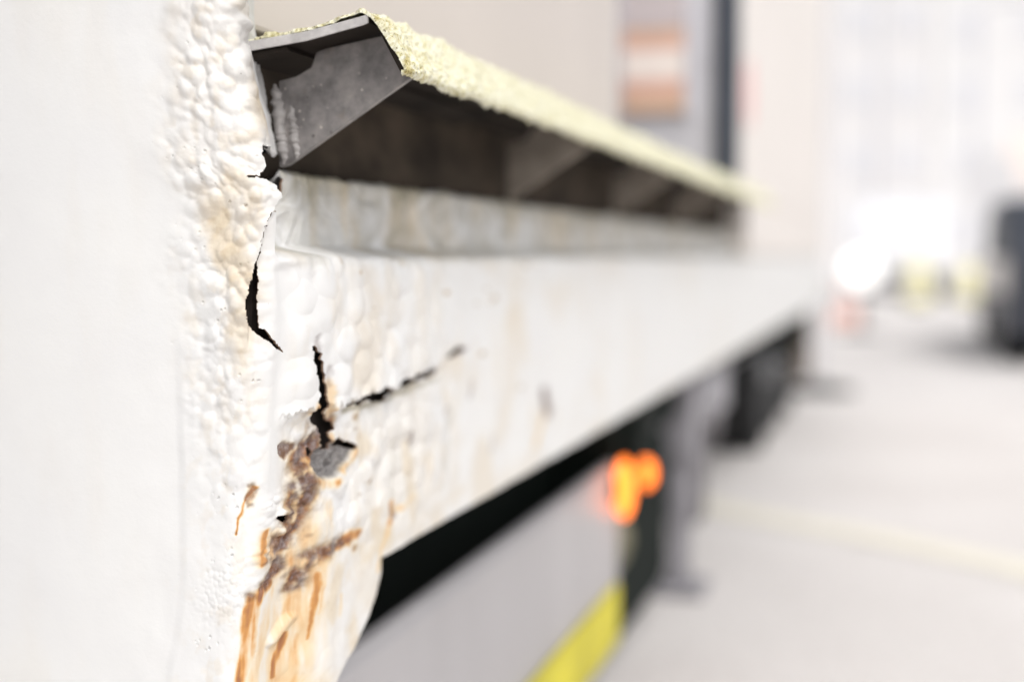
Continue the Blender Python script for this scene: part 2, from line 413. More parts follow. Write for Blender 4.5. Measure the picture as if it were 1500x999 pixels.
upper = (1-sstep(Z_STEP-0.012, Z_STEP+0.004, ZG))
D += reach*over*upper*(0.0064 + 0.0032*runs + 0.0038*(lumps(SG*30, ZG*46, 141, 0.5, 0.85)-0.3))*(1-0.35*sstep(0.0, 0.10, ZG-dz_line))
D += reach*(1-over)*(0.25+0.75*sstep(0.505, 0.56, ZG))*(0.0022*fbm(SG*36, ZG*30, 111, 4) + 0.0034*(lumps(SG*32, ZG*48, 143, 0.45, 0.8)-0.3))
D += side*(1-reach)*0.0010*fbm(SG*14, ZG*6, 113, 2)*upper
# strip under the ledge: shallow vertical runs
D += side*(1-upper)*(0.0020*fbm(SG*20 + 1.4*noise(SG*18, ZG*30, 116), ZG*18, 115, 4))*(1-sstep(0.5, 1.2, SG))
# wavy top of the lower panel
D += reach*0.0030*np.exp(-((ZG-Z_STEP+0.006)/0.010)**2)*fbm(SG*34, 0*SG, 117, 2)
# fold running down from the big crack
fold = line_mask([(0.0242, 0.7385), (0.0321, 0.7197), (0.0452, 0.7061), (0.0605, 0.6911)], 9, 0.9, WG, ZG); D -= 0.0020*fold
# plate right of the tear sits lower than the post film, whose torn edge stands proud
tear = [(0.0128, 0.7886), (0.0067, 0.7785), (0.0021, 0.7712), (0.0002, 0.7581), (-0.0040, 0.7387), (-0.0077, 0.7207), (-0.0069, 0.7035)]
td, tt = seg_dist(WG, ZG, wpts(tear))
seam_s = np.interp(ZG, [p[1] for p in tear][::-1], [p[0] for p in tear][::-1])
near = np.exp(-(td/0.010)**2)
D += near*np.where(SG < seam_s, 0.0016, -0.0026)
# chips
CHIP = [(0.0722, 0.6073), (0.0830, 0.6123), (0.1099, 0.6130), (0.1438, 0.6045), (0.1312, 0.5973), (0.1028, 0.5881), (0.0805, 0.5894), (0.0701, 0.5987)]
BROWN1 = [(0.0246, 0.6210), (0.0390, 0.6221), (0.0497, 0.6188), (0.0493, 0.6136), (0.0395, 0.6081), (0.0276, 0.6150)]
BROWN2 = [(-0.0004, 0.5966), (0.0029, 0.5977), (0.0032, 0.5852), (0.0005, 0.5813), (-0.0030, 0.5852)]
chip = blur(poly_mask(CHIP, jx, jz), 2)
D -= 0.0042*chip
D += 0.0022*chip*fbm(WG*230, ZG*230, 121, 3)
b1 = blur(poly_mask(BROWN1), 1); b2 = blur(poly_mask(BROWN2), 1)
D -= 0.0016*(b1+b2)
# flaky ridge of scale under the cracks
RD1 = [(0.0867, 0.6283), (0.0727, 0.6210), (0.0644, 0.6102), (0.0603, 0.5981), (0.0583, 0.5803), (0.0531, 0.5699), (0.0449, 0.5592), (0.0391, 0.5520)]
RD2 = [(0.0392, 0.5602), (0.0310, 0.5498), (0.0274, 0.5433), (0.0367, 0.5342), (0.0229, 0.5285), (0.0089, 0.5216)]
RD3 = [(0.1164, 0.5367), (0.0937, 0.5361), (0.0773, 0.5352), (0.0665, 0.5333), (0.0589, 0.5268), (0.0568, 0.5174)]
rd = np.maximum.reduce([line_mask(RD1, 16, 0.7), 0.95*line_mask(RD2, 9, 0.7), 0.95*line_mask(RD3, 12, 0.8)])
rd *= sstep(-0.85, 0.45, fbm(WG*150, ZG*95, 131, 4) + 0.22)
D += rd*0.0013*fbm(WG*200, ZG*200, 133, 4) - 0.0010*rd
blobs = line_mask([(0.0269, 0.5791), (0.0374, 0.5605), (0.0264, 0.5507), (0.0151, 0.5458)], 16, 0.6)
D += blobs*0.0022*lumps(WG*190, ZG*190, 135)
D += 0.004*line_mask([(0.0319, 0.5744), (0.0395, 0.5741), (0.0478, 0.5708)], 5, 0.9)
D += 0.0035*line_mask([(0.0516, 0.4944), (0.0419, 0.4869), (0.0352, 0.4822)], 6, 0.9, WG, ZG)          # pale dried run crossing the streaks
D += 0.0022*(line_mask([(0.0471, 0.6623), (0.0613, 0.6427), (0.0401, 0.6391)], 14, 0.9, WG, ZG))

# ---- wear colours
def streak(pts, w, soft=0.7, taper=0.0, br=0.35, seed=0):
    m = line_mask(pts, w, soft, sx_, sz_, taper); win = window(wpts(pts), w*PXM*2.5*(1+soft)+0.006)
    m[win] *= np.clip(1-br + br*1.6*(0.5+0.5*fbm(WG[win]*230, ZG[win]*28, 200+seed, 3)), 0, 1)
    return m
rust_grain = 0.98 + 0.20*fbm(WG*160, ZG*45, 231, 3)
rust = np.maximum.reduce([
 0.95*streak([(0.0273, 0.5285), (0.0103, 0.5209), (0.0055, 0.5115), (0.0053, 0.4983), (0.0045, 0.4867), (0.0019, 0.4730), (-0.0012, 0.4603)], 7, 0.85, 0, 0.75, 1),
 0.40*streak([(0.0399, 0.5354), (0.0268, 0.5161), (0.0229, 0.4965), (0.0185, 0.4809), (0.0090, 0.4582)], 6, 0.9, 0, 0.5, 2),
 0.85*streak([(0.1412, 0.5377), (0.1138, 0.5367)], 10, 0.6, 0, 0.3, 3),
 0.42*streak([(0.0706, 0.5285), (0.0633, 0.5131), (0.0585, 0.4929), (0.0525, 0.4720), (0.0453, 0.4478)], 26, 0.8, 0, 0.85, 4),
 0.45*streak([(0.0576, 0.5261), (0.0533, 0.5103), (0.0504, 0.4922), (0.0435, 0.4694), (0.0364, 0.4503)], 6, 0.9, 0, 0.6, 40), 0.42*streak([(0.0666, 0.5303), (0.0659, 0.5096), (0.0618, 0.4872), (0.0563, 0.4662), (0.0518, 0.4461)], 8, 0.9, 0, 0.7, 41),
 0.45*streak([(0.0899, 0.5328), (0.0864, 0.5144), (0.0805, 0.4905)], 3.5, 0.9, 0.5, 0.6, 42), 0.50*streak([(0.0633, 0.4794), (0.0587, 0.4607), (0.0554, 0.4452)], 6, 0.9, 0, 0.6, 43),
 0.75*streak([(0.0789, 0.5219), (0.0783, 0.5080), (0.0739, 0.4920), (0.0705, 0.4753)], 6, 0.9, 0.8, 0.4, 5),
 0.80*streak([(0.0483, 0.4854), (0.0420, 0.4707), (0.0379, 0.4562)], 5, 0.8, 0, 0.4, 6),
 0.55*streak([(0.0100, 0.5162), (0.0029, 0.4940), (-0.0008, 0.4616)], 3, 0.8, 0, 0.5, 7),
 0.75*streak([(0.0025, 0.5959), (-0.0001, 0.5906), (-0.0044, 0.5853), (-0.0065, 0.5757), (-0.0077, 0.5641)], 2.6, 0.8, 0.3, 0.3, 8),
 0.70*streak([(0.2196, 0.5481), (0.2227, 0.5397), (0.2129, 0.5324)], 5, 0.8, 0, 0.3, 9), 0.40*streak([(0.2129, 0.5324), (0.2033, 0.5231), (0.1954, 0.5146), (0.1890, 0.5000)], 5, 0.9, 0, 0.5, 10),
 0.40*streak([(0.2698, 0.5454), (0.2458, 0.5413), (0.2227, 0.5397)], 5, 0.9, 0, 0.5, 11),
 0.60*streak([(0.0719, 0.5896), (0.0831, 0.5855), (0.1041, 0.5839)], 6, 0.9, 0, 0.6, 12), 0.45*streak([(0.1175, 0.5900), (0.1339, 0.5949), (0.1452, 0.6017)], 5, 0.9, 0, 0.5, 13),
 0.7*streak([(0.0142, 0.5616), (0.0093, 0.5484), (0.0147, 0.5417)], 6, 0.9, 0, 0.5, 14), 0.5*line_mask([(0.0696, 0.6458), (0.0673, 0.6382)], 5, 0.9),
 0.35*line_mask([(0.0868, 0.6590), (0.0907, 0.6388), (0.0973, 0.6306)], 7, 0.9), 0.30*streak([(0.0901, 0.5714), (0.0899, 0.5439)], 7, 0.9, 0, 0.7, 15),
 0.4*streak([(0.7427, 0.5723), (0.7265, 0.5549), (0.7010, 0.5358)], 6, 0.9, 0, 0.4, 16), 0.5*line_mask([(0.1098, 0.6104), (0.0995, 0.6178)], 5, 0.9),
 0.40*blur(b1, 6), 0.50*blur(b2, 8), 0.80*np.clip(blur(rd, 14)*1.5-0.12, 0, 1)*np.clip(0.55+0.6*fbm(WG*90, ZG*60, 191, 3), 0, 1),
 0.50*streak([(0.0284, 0.5522), (0.0428, 0.5387), (0.0614, 0.5303), (0.0817, 0.5334)], 20, 0.9, 0, 0.6, 30), 0.38*streak([(0.0534, 0.5772), (0.0614, 0.5612), (0.0675, 0.5430)], 13, 0.9, 0, 0.6, 31), 0.3*streak([(0.1157, 0.4977), (0.1114, 0.4832)], 3, 0.9, 0, 0.4, 17)])
scale_rust = np.maximum.reduce([0.95*rd, 0.9*b1, 0.55*b2, 0.7*line_mask([(0.2211, 0.5433), (0.2243, 0.5371)], 5, 0.8), 0.75*line_mask([(0.2670, 0.6006), (0.2669, 0.5931)], 4, 0.9),
 0.45*line_mask([(0.3742, 0.6104), (0.3681, 0.6061)], 4, 0.9), 0.95*line_mask([(0.7426, 0.5915), (0.7594, 0.5657)], 9, 0.8), 0.4*line_mask([(0.4497, 0.6279), (0.4451, 0.6150)], 4, 0.9), 0.35*line_mask([(0.5210, 0.5659), (0.5160, 0.5525)], 4, 0.9), 0.45*line_mask([(0.0680, 0.6921), (0.0657, 0.6801), (0.0716, 0.6676)], 4, 0.9),
 0.5*line_mask([(0.3891, 0.6585), (0.4276, 0.6604)], 4, 0.9), 0.4*line_mask([(0.0889, 0.6707), (0.0868, 0.6590)], 4, 0.9), 0.30*line_mask([(0.0557, 0.6389), (0.0656, 0.6394), (0.0758, 0.6354)], 3, 0.9)])
dots = sstep(0.45, 0.75, lumps(SG*17, ZG*42, 221, 0.08, 0.22))*side*upper*(1-sstep(0.5, 1.3, SG))*sstep(0.0, 0.4, fbm(SG*5, ZG*9, 225, 2))*sstep(0.515, 0.53, ZG)
scale_rust = np.maximum(scale_rust, 0.55*dots); rust = np.maximum(rust, 0.35*np.clip(blur(dots, 6)*1.5, 0, 1))
bare = np.maximum(0.95*chip, 0.35*rd*sstep(0.0, 0.6, fbm(WG*140, ZG*140, 151, 3)))
spotty = sstep(-0.15, 0.75, fbm(WG*21, ZG*13, 161, 4))
stain = np.maximum.reduce([
 0.75*spotty*band*sstep(0.60, 0.70, ZG)*(1-0.6*sstep(0.86, 0.95, ZG)) + 0.16*band*sstep(0.7, 0.8, ZG) + 0.30*band*sstep(0.0, 0.7, fbm(WG*75, ZG*60, 195, 4)),
 0.30*reach*sstep(-0.1, 0.6, fbm(SG*22, ZG*12, 163, 4))*upper,
 0.80*reach*(1-over)*sstep(-0.2, 0.7, fbm(SG*24, ZG*22, 165, 5)),
 0.52*side*(1-sstep(0.6, 1.6, SG))*upper*sstep(-0.05, 0.8, fbm(SG*9, ZG*9, 211, 5)),
 0.26*side*(1-sstep(1.5, 4.5, SG))*upper*sstep(0.1, 0.8, fbm(SG*5, ZG*3, 213, 4)),
 0.10*(1-sstep(-0.09, -0.05, SG))*sstep(0.0, 0.8, fbm(SG*14, ZG*4, 215, 4)),
 0.40*streak([(-0.0060, 0.6844), (-0.0030, 0.6616), (-0.0045, 0.6387)], 8, 0.9, 0, 0.5, 20), 0.45*streak([(0.6059, 0.6806), (0.5893, 0.6159), (0.5466, 0.5627)], 16, 0.95, 0, 0.5, 21),
 0.45*streak([(0.3638, 0.5758), (0.3535, 0.5491), (0.3436, 0.5370)], 8, 0.9, 0, 0.5, 22), 0.5*streak([(0.7265, 0.5549), (0.6885, 0.5297), (0.6521, 0.5116)], 10, 0.95, 0, 0.4, 23),
 0.35*streak([(0.0917, 0.7180), (0.0892, 0.7033)], 5, 0.9, 0, 0.4, 24), 0.50*streak([(0.0760, 0.5265), (0.0686, 0.5031), (0.0621, 0.4747), (0.0560, 0.4450)], 40, 0.9, 0, 0.6, 25),
 0.5*streak([(0.2032, 0.5164), (0.2695, 0.5209), (0.4267, 0.5282)], 8, 0.95, 0, 0.6, 26), 0.5*np.clip(blur(chip, 10)*1.5, 0, 1),
 0.28*side*(1-sstep(0.004, 0.035, ZG-Z_BEAM_BOTTOM))*sstep(-0.3, 0.5, fbm(SG*12, ZG*5, 167, 3))*(ZG > Z_BEAM_BOTTOM-1e-6)])
stripstain = 0.55*side*(1-upper)*(ZG < Z_STRIP_TOP)*sstep(0.0, 0.7, fbm(SG*16, ZG*7, 197, 4)); stain = np.maximum(stain, stripstain)
rust = np.maximum(rust, 0.20*side*(1-upper)*(ZG < Z_STRIP_TOP)*sstep(0.25, 0.9, fbm(SG*13, ZG*6, 199, 3)))
rust = np.clip(rust*np.clip(rust_grain, 0.3, 1.3), 0, 1)
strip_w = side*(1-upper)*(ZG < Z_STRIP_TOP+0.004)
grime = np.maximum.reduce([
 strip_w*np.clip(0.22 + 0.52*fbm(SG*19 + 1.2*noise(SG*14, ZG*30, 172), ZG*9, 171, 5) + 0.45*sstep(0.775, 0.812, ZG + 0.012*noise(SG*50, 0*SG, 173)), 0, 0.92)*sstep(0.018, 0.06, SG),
 0.8*line_mask([(0.1183, 0.6359), (0.1600, 0.6342), (0.2050, 0.6340), (0.2710, 0.6391), (0.3446, 0.6400)], 4.5, 0.9)*reach,
 0.35*line_mask([(0.1457, 0.6331), (0.2050, 0.6313), (0.2710, 0.6362)], 8, 0.9)*sstep(-0.2, 0.5, fbm(WG*90, ZG*60, 175, 3)),
 0.55*line_mask([(0.0068, 0.8010), (0.0101, 0.7948), (0.0118, 0.7913)], 5, 0.9)*sstep(-0.2, 0.5, fbm(WG*300, ZG*300, 177, 3)),
 0.25*line_mask([(0.3845, 0.6081), (0.3739, 0.5777), (0.3636, 0.5539)], 5, 0.9), 0.3*line_mask([(0.2285, 0.6019), (0.2263, 0.5684), (0.2196, 0.5481)], 2.5, 0.9), 0.5*line_mask([(0.7426, 0.5883), (0.7493, 0.5764)], 5, 0.9)])
# bare grey edge of the post above the ledge
gr = np.clip(sstep(0.004, 0.012, SG)*sstep(0.815, 0.83, ZG), 0, 1)
bare = np.maximum(bare, 0.40*gr*(0.7+0.3*fbm(WG*60, ZG*40, 181, 3)))
bare = np.maximum(bare, 0.30*sstep(-0.012, 0.004, SG)*sstep(0.82, 0.85, ZG)*sstep(-0.1, 0.5, fbm(WG*80, ZG*80, 183, 4)))
speck = np.clip(band*0.9 + side*0.3 + 0.15, 0, 1)

# ---- displace along the surface normal
def grid_normals(X, Y, Z):
    P = np.stack([X, Y, Z], -1)
    du = np.empty_like(P); dv = np.empty_like(P)
    du[:, 1:-1] = P[:, 2:]-P[:, :-2]; du[:, 0] = P[:, 1]-P[:, 0]; du[:, -1] = P[:, -1]-P[:, -2]
    dv[1:-1] = P[2:]-P[:-2]; dv[0] = P[1]-P[0]; dv[-1] = P[-1]-P[-2]
    N = np.cross(du, dv); return N/np.linalg.norm(N, axis=-1, keepdims=True)
N0 = grid_normals(XG, YG, ZG)
bl = N0.copy()
for _ in range(3):
    bl[1:-1, 1:-1] = (bl[1:-1, 1:-1]*2 + bl[:-2, 1:-1] + bl[2:, 1:-1] + bl[1:-1, :-2] + bl[1:-1, 2:])/6
POS = np.stack([XG, YG, ZG], -1) + bl*D[..., None]
NRM = grid_normals(POS[..., 0], POS[..., 1], POS[..., 2])

TRAILER = empty('market_trailer', (-0.45, 0.95, 0.0), 'old white steel trailer with a cracked rusty corner and a lichen-edged ledge', 'trailer')
OFF = np.array([-0.45, 0.95, 0.0])

hf = hole_v[:-1, :-1].astype(int) + hole_v[1:, :-1] + hole_v[:-1, 1:] + hole_v[1:, 1:]
sc_, zc_ = (s_ax[:-1]+s_ax[1:])/2, (z_ax[:-1]+z_ax[1:])/2
SC, ZC = np.meshgrid(sc_, zc_)
exists = (hf < 2)
exists &= ~((ZC < Z_BEAM_BOTTOM) & (SC > FE_TOP))
exists &= ~((ZC > Z_STRIP_TOP) & (SC > 0.085))
seam_tab = sorted([(p[1], p[0]) for p in SEAM])
seamC = np.interp(ZC, [a for a, b in seam_tab], [b for a, b in seam_tab])
wallC = np.interp(ZC, [p[1] for p in WALL_LINE][::-1], [p[0] for p in WALL_LINE][::-1])
owner = np.where(SC < wallC, 0, np.where((SC < seamC) | (ZC > Z_STRIP_TOP) | (ZC < Z_BEAM_BOTTOM), 1, 2))

def skin_part(name, which, label=None):
    nr, nc = SG.shape
    keep = exists & (owner == which)
    r, c = np.nonzero(keep)
    quads = np.stack([r*nc+c, r*nc+c+1, (r+1)*nc+c+1, (r+1)*nc+c], 1)
    used, invq = np.unique(quads, return_inverse=True)
    quads = invq.reshape(quads.shape)
    V = POS.reshape(-1, 3)[used] - OFF; N = NRM.reshape(-1, 3)[used]
    at = {k: a.reshape(-1)[used] for k, a in (('rust', rust), ('scale_rust', scale_rust), ('bare', bare), ('stain', stain), ('grime', grime), ('speck', speck))}
    # broken and cut edges get a thickness that runs inwards
    ex = np.pad(exists, 1); kp = np.pad(keep, 1)
    rims = []
    full = POS.reshape(-1, 3); fn = bl.reshape(-1, 3)
    for dr, dc, a, b in ((0, 1, (0, 1), (1, 1)), (0, -1, (1, 0), (0, 0)), (1, 0, (1, 1), (1, 0)), (-1, 0, (0, 0), (0, 1))):
        nb = np.roll(np.roll(ex, -dr, 0), -dc, 1)
        rr, cc = np.nonzero(kp & ~nb); rr -= 1; cc -= 1
        ok = (rr+dr >= 0) & (rr+dr < nr-1) & (cc+dc >= 0) & (cc+dc < nc-1)
        rr, cc = rr[ok], cc[ok]
        ia = (rr+a[0])*nc + cc+a[1]; ib = (rr+b[0])*nc + cc+b[1]
        edge = (ZC[rr, cc] < Z_BEAM_BOTTOM+0.004) | (ZC[rr, cc] > Z_STRIP_TOP-0.004)
        dep = np.where(edge & (SC[rr, cc] > 0.05), 0.018, 0.0018)[:, None]
        rims.append((full[ia], full[ib], full[ib]-fn[ib]*dep, full[ia]-fn[ia]*dep))
    nq = len(quads); nv = len(V)
    RV = [np.stack(q, 1).reshape(-1, 3) for q in rims if len(q[0])]
    nrim = 0
    if RV:
        RV = np.concatenate(RV) - OFF; nrim = len(RV)//4
        V = np.concatenate([V, RV]); quads = np.concatenate([quads, (nv + np.arange(len(RV))).reshape(-1, 4)])
        for k in at: at[k] = np.concatenate([at[k], np.zeros(len(RV))])
    me = bpy.data.meshes.new(name)
    me.vertices.add(len(V)); me.vertices.foreach_set('co', V.ravel().astype(np.float32))
    me.loops.add(quads.size); me.loops.foreach_set('vertex_index', quads.ravel().astype(np.int32))
    me.polygons.add(len(quads)); me.polygons.foreach_set('loop_start', np.arange(0, quads.size, 4, dtype=np.int32))
    mi = np.zeros(len(quads), np.int32); mi[nq:] = 1
    if nrim:
        zr = V[quads[nq:, 0], 2]; sy = V[quads[nq:, 0], 1]+OFF[1]
        cut = ((zr < Z_BEAM_BOTTOM+0.006) | (zr > Z_STRIP_TOP-0.006))
        mi[nq:][cut] = 0
    me.polygons.foreach_set('material_index', mi)
    me.update(calc_edges=True)
    me.polygons.foreach_set('use_smooth', np.ones(len(quads), bool))
    for k, a in at.items():
        me.attributes.new(k, 'FLOAT', 'POINT').data.foreach_set('value', np.clip(a, 0, 1).astype(np.float32))
    if nrim:
        q = quads[nq:]; fnm = np.cross(V[q[:, 1]]-V[q[:, 0]], V[q[:, 3]]-V[q[:, 0]])
        fnm /= np.linalg.norm(fnm, axis=1, keepdims=True)+1e-12
        N = np.concatenate([N, np.repeat(fnm, 4, 0)])
    me.normals_split_custom_set_from_vertices(N.astype(np.float32))
    me.materials.append(M_PAINT); me.materials.append(M_RIM)
    o = bpy.data.objects.new(name, me); link(o, TRAILER)
    if label: o['label'] = label
    return o
skin_part('end_wall', 0)
skin_part('corner_post', 1, 'lumpy white corner post with peeling paint and orange rust streaks')
skin_part('side_beam', 2, 'white side beam with sagging cracked paint')

# dark hollow behind the torn skin
def inner_frame():
    ss = np.linspace(-0.05, 0.40, 46); zz = np.linspace(0.514, 0.806, 26)
    a, b = np.meshgrid(ss, zz); x, y = base_surface(a, b); n = grid_normals(x, y, b)
    P = (np.stack([x, y, b], -1) - n*0.014 - OFF).reshape(-1, 3)
    nc = len(ss)
    F = [(r*nc+c, r*nc+c+1, (r+1)*nc+c+1, (r+1)*nc+c) for r in range(len(zz)-1) for c in range(nc-1)]
    me = bpy.data.meshes.new('inner_frame'); me.from_pydata(P.tolist(), [], F); me.materials.append(M_CAVITY)
    link(bpy.data.objects.new('inner_frame', me), TRAILER)
inner_frame()

# ------------------------------------------------------------------ ledge, brackets, lichen
M_GREY = None
def grey_steel():
    m, t, b = new_mat('grey_primed_steel'); v = coords(t)
    n = nnode(t, 60, 6, 0.6, vec=v); n2 = nnode(t, 500, 3, 0.6, vec=v)
    c = ramp(t, n, [(0.28, (0.11, 0.10, 0.098)), (0.5, (0.22, 0.205, 0.20)), (0.72, (0.34, 0.31, 0.29))])
    vor = t.nodes.new('ShaderNodeTexVoronoi'); vor.inputs['Scale'].default_value = 150; t.links.new(v, vor.inputs['Vector'])
    sp = ramp(t, vor.outputs['Distance'], [(0.08, (1, 1, 1)), (0.22, (0, 0, 0))])
    g1 = ramp(t, nnode(t, 90, 2, vec=v), [(0.50, (0, 0, 0)), (0.60, (1, 1, 1))])
    c = mixc(t, math_n(t, 'MULTIPLY', math_n(t, 'MULTIPLY', sp, g1), 0.75), c, (0.62, 0.56, 0.50))
    g2 = ramp(t, nnode(t, 75, 2, dist=1.0, vec=v), [(0.60, (0, 0, 0)), (0.66, (1, 1, 1))])
    c = mixc(t, math_n(t, 'MULTIPLY', math_n(t, 'MULTIPLY', sp, g2), 0.9), c, (0.06, 0.05, 0.045))
    c = mixc(t, ramp(t, nnode(t, 34, 4, vec=v), [(0.58, (0, 0, 0)), (0.75, (0.6, 0.6, 0.6))]), c, (0.26, 0.19, 0.13))
    t.links.new(c, b.inputs['Base Color']); b.inputs['Roughness'].default_value = 0.55
    bump(t, b, math_n(t, 'ADD', math_n(t, 'MULTIPLY', n2, 0.4), math_n(t, 'MULTIPLY', sp, 0.3)), 0.25, 0.001)
    return m
M_GREY = grey_steel()
M_EDGE = simple('pale_steel_edge', (0.50, 0.48, 0.47), 0.6, 0.2, 90, bmp=0.3, bscale=300)
M_WELD = simple('grey_weld_metal', (0.36, 0.34, 0.33), 0.35, 0.2, 120)
M_SOFFIT = simple('shade_dark_steel', (0.026, 0.020, 0.016), 0.8, 0.45, 14, stretch=(1, 1, 2.5))  # ledge steel near black: the shade beneath it is put into the colour
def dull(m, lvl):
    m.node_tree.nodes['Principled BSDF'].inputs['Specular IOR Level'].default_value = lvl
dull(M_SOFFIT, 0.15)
M_FARGUSSET = simple('shaded_gusset_steel', (0.30, 0.26, 0.22), 0.85, 0.35, 25)  # far gussets get their own colour, toned for the shade they stand in
M_BLACK = simple('black_green_chassis_paint', (0.010, 0.014, 0.012), 0.75, 0.2, 20)

dull(M_BLACK, 0.08)
def lichen_material():
    m, t, b = new_mat('lichen_crust'); v = coords(t)
    n = nnode(t, 55, 7, 0.68, vec=v); n2 = nnode(t, 260, 5, 0.7, vec=v)
    c = ramp(t, n2, [(0.30, (0.32, 0.27, 0.09)), (0.40, (0.66, 0.62, 0.38)), (0.52, (0.79, 0.77, 0.61)), (0.70, (0.85, 0.84, 0.74))])
    yel = ramp(t, n, [(0.56, (0, 0, 0)), (0.74, (0.65, 0.65, 0.65))])
    c = mixc(t, yel, c, ramp(t, n2, [(0.35, (0.22, 0.17, 0.025)), (0.55, (0.55, 0.47, 0.11)), (0.7, (0.70, 0.64, 0.30))]))
    c = mixc(t, math_n(t, 'MULTIPLY', attr(t, 'ochre'), 0.8), c, ramp(t, n2, [(0.38, (0.20, 0.14, 0.02)), (0.52, (0.56, 0.46, 0.13)), (0.66, (0.80, 0.76, 0.55))]))
    pit = ramp(t, nnode(t, 420, 3, 0.6, vec=v), [(0.60, (0, 0, 0)), (0.67, (1, 1, 1))])
    c = mixc(t, math_n(t, 'MULTIPLY', pit, 0.8), c, (0.10, 0.075, 0.03))
    t.links.new(c, b.inputs['Base Color']); b.inputs['Roughness'].default_value = 0.95
    b.inputs['Specular IOR Level'].default_value = 0.2
    bump(t, b, n2, 0.7, 0.0025)
    return m
M_LICHEN = lichen_material()

LEDGE_Y0, LEDGE_Y1 = 0.925, 3.80
def ledge():
    z = CAM_Z - 0.009
    top = [(-0.452, z+0.151), (-0.452, z+0.158), (-0.400, z+0.164), (-0.357, z+0.173), (-0.354, z+0.1735), (-0.354, z+0.168), (-0.358, z+0.1665), (-0.400, z+0.1575)]
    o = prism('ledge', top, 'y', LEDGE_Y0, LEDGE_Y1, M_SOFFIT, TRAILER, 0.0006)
    prism('cut_edge', top, 'y', LEDGE_Y0-0.0022, LEDGE_Y0-0.0001, M_EDGE, o, 0.0004)
    # angle welded below the plate beside the post
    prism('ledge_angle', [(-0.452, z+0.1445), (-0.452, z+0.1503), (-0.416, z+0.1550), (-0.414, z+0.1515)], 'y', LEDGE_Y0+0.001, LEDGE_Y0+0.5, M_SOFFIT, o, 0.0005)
    lip = [(-0.3535, z+0.1733), (-0.3495, z+0.1725), (-0.3265, z+0.1355), (-0.3285, z+0.1325), (-0.3325, z+0.1345)]
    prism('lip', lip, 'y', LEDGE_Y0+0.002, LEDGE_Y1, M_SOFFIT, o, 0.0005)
    return o
LEDGE = ledge()

def crust():
    z = CAM_Z
    prof = [(-0.452, z+0.1502), (-0.425, z+0.1535), (-0.400, z+0.1565), (-0.380, z+0.1610), (-0.366, z+0.1662), (-0.358, z+0.1678), (-0.350, z+0.1650), (-0.343, z+0.1560),
            (-0.334, z+0.1425), (-0.3265, z+0.1315), (-0.3245, z+0.1265), (-0.3265, z+0.1228), (-0.3305, z+0.1232)]
    pr = np.array(prof); seg = np.hypot(*np.diff(pr, axis=0).T); L = np.concatenate([[0], np.cumsum(seg)])
    t = np.arange(0, L[-1], 0.0008); px = np.interp(t, L, pr[:, 0]); pz = np.interp(t, L, pr[:, 1])
    for _ in range(5):
        px[1:-1] = (px[:-2]+px[1:-1]+px[2:])/3; pz[1:-1] = (pz[:-2]+pz[1:-1]+pz[2:])/3
    ys = [0.0]; st = 0.0008
    while ys[-1] < LEDGE_Y1-LEDGE_Y0:
        if ys[-1] > 0.16: st = min(st*1.03, 0.05)
        ys.append(ys[-1]+st)
    ys = np.array(ys)
    T, YS = np.meshgrid(t, ys); X = np.tile(px, (len(ys), 1)); Z = np.tile(pz, (len(ys), 1))
    lipw = sstep(L[4], L[6], T)
    rag = (0.0035*noise(T*120, 0*T, 301) + 0.0016*noise(T*420, 0*T, 303))*(1-sstep(0, 0.03, YS))
    Y = LEDGE_Y0 - 0.003*lipw + YS + rag
    N = -grid_normals(X, Y, Z)
    sgn = np.sign((N[..., 2] + 0.4*N[..., 0]).mean()); N *= sgn
    d = (0.0012 + 0.0016*lipw)*fbm(T*55, YS*55, 305, 4) + lipw*0.0008*lumps(T*240, YS*240, 307) + 0.0009*fbm(T*300, YS*300, 311, 3)*(0.4+lipw)
    d += 0.0022*np.exp(-((T-L[5])/0.010)**2)*noise(YS*60, 0*YS, 313)
    d += (1-lipw)*0.0011 + (1-lipw)*0.0020*sstep(0.1, 0.5, noise(T*60, YS*40, 315))
    d = np.maximum(d, -0.0006)
    P = np.stack([X, Y, Z], -1) + N*d[..., None]
    inn = np.stack([X, Y, Z], -1) - N*(0.0008 + 0.0022*lipw)[..., None]
    nr, nc = T.shape
    V = np.concatenate([P.reshape(-1, 3), inn[0], inn[:, -1]]) - OFF
    b0 = nr*nc; b1_ = b0+nc
    F = [(r*nc+c, r*nc+c+1, (r+1)*nc+c+1, (r+1)*nc+c) for r in range(nr-1) for c in range(nc-1)]
    F += [(c, b0+c, b0+c+1, c+1) for c in range(nc-1)]
    F += [(r*nc+nc-1, b1_+r, b1_+r+1, (r+1)*nc+nc-1) for r in range(nr-1)]
    me = bpy.data.meshes.new('lichen_crust'); me.from_pydata(V.tolist(), [], F); me.materials.append(M_LICHEN)
    me.polygons.foreach_set('use_smooth', [True]*len(F))
    oc = np.zeros(len(V)); oc[:nr*nc] = (np.exp(-(YS/0.045)**2)*sstep(-0.25, 0.5, fbm(T*70, YS*70, 321, 4))*(0.4+0.6*lipw)).ravel()
    me.attributes.new('ochre', 'FLOAT', 'POINT').data.foreach_set('value', np.clip(oc, 0, 1).astype(np.float32))
    o = bpy.data.objects.new('lichen_crust', me); link(o, LEDGE)
    o['label'] = 'pale yellow lichen crust on the ledge lip'
crust()

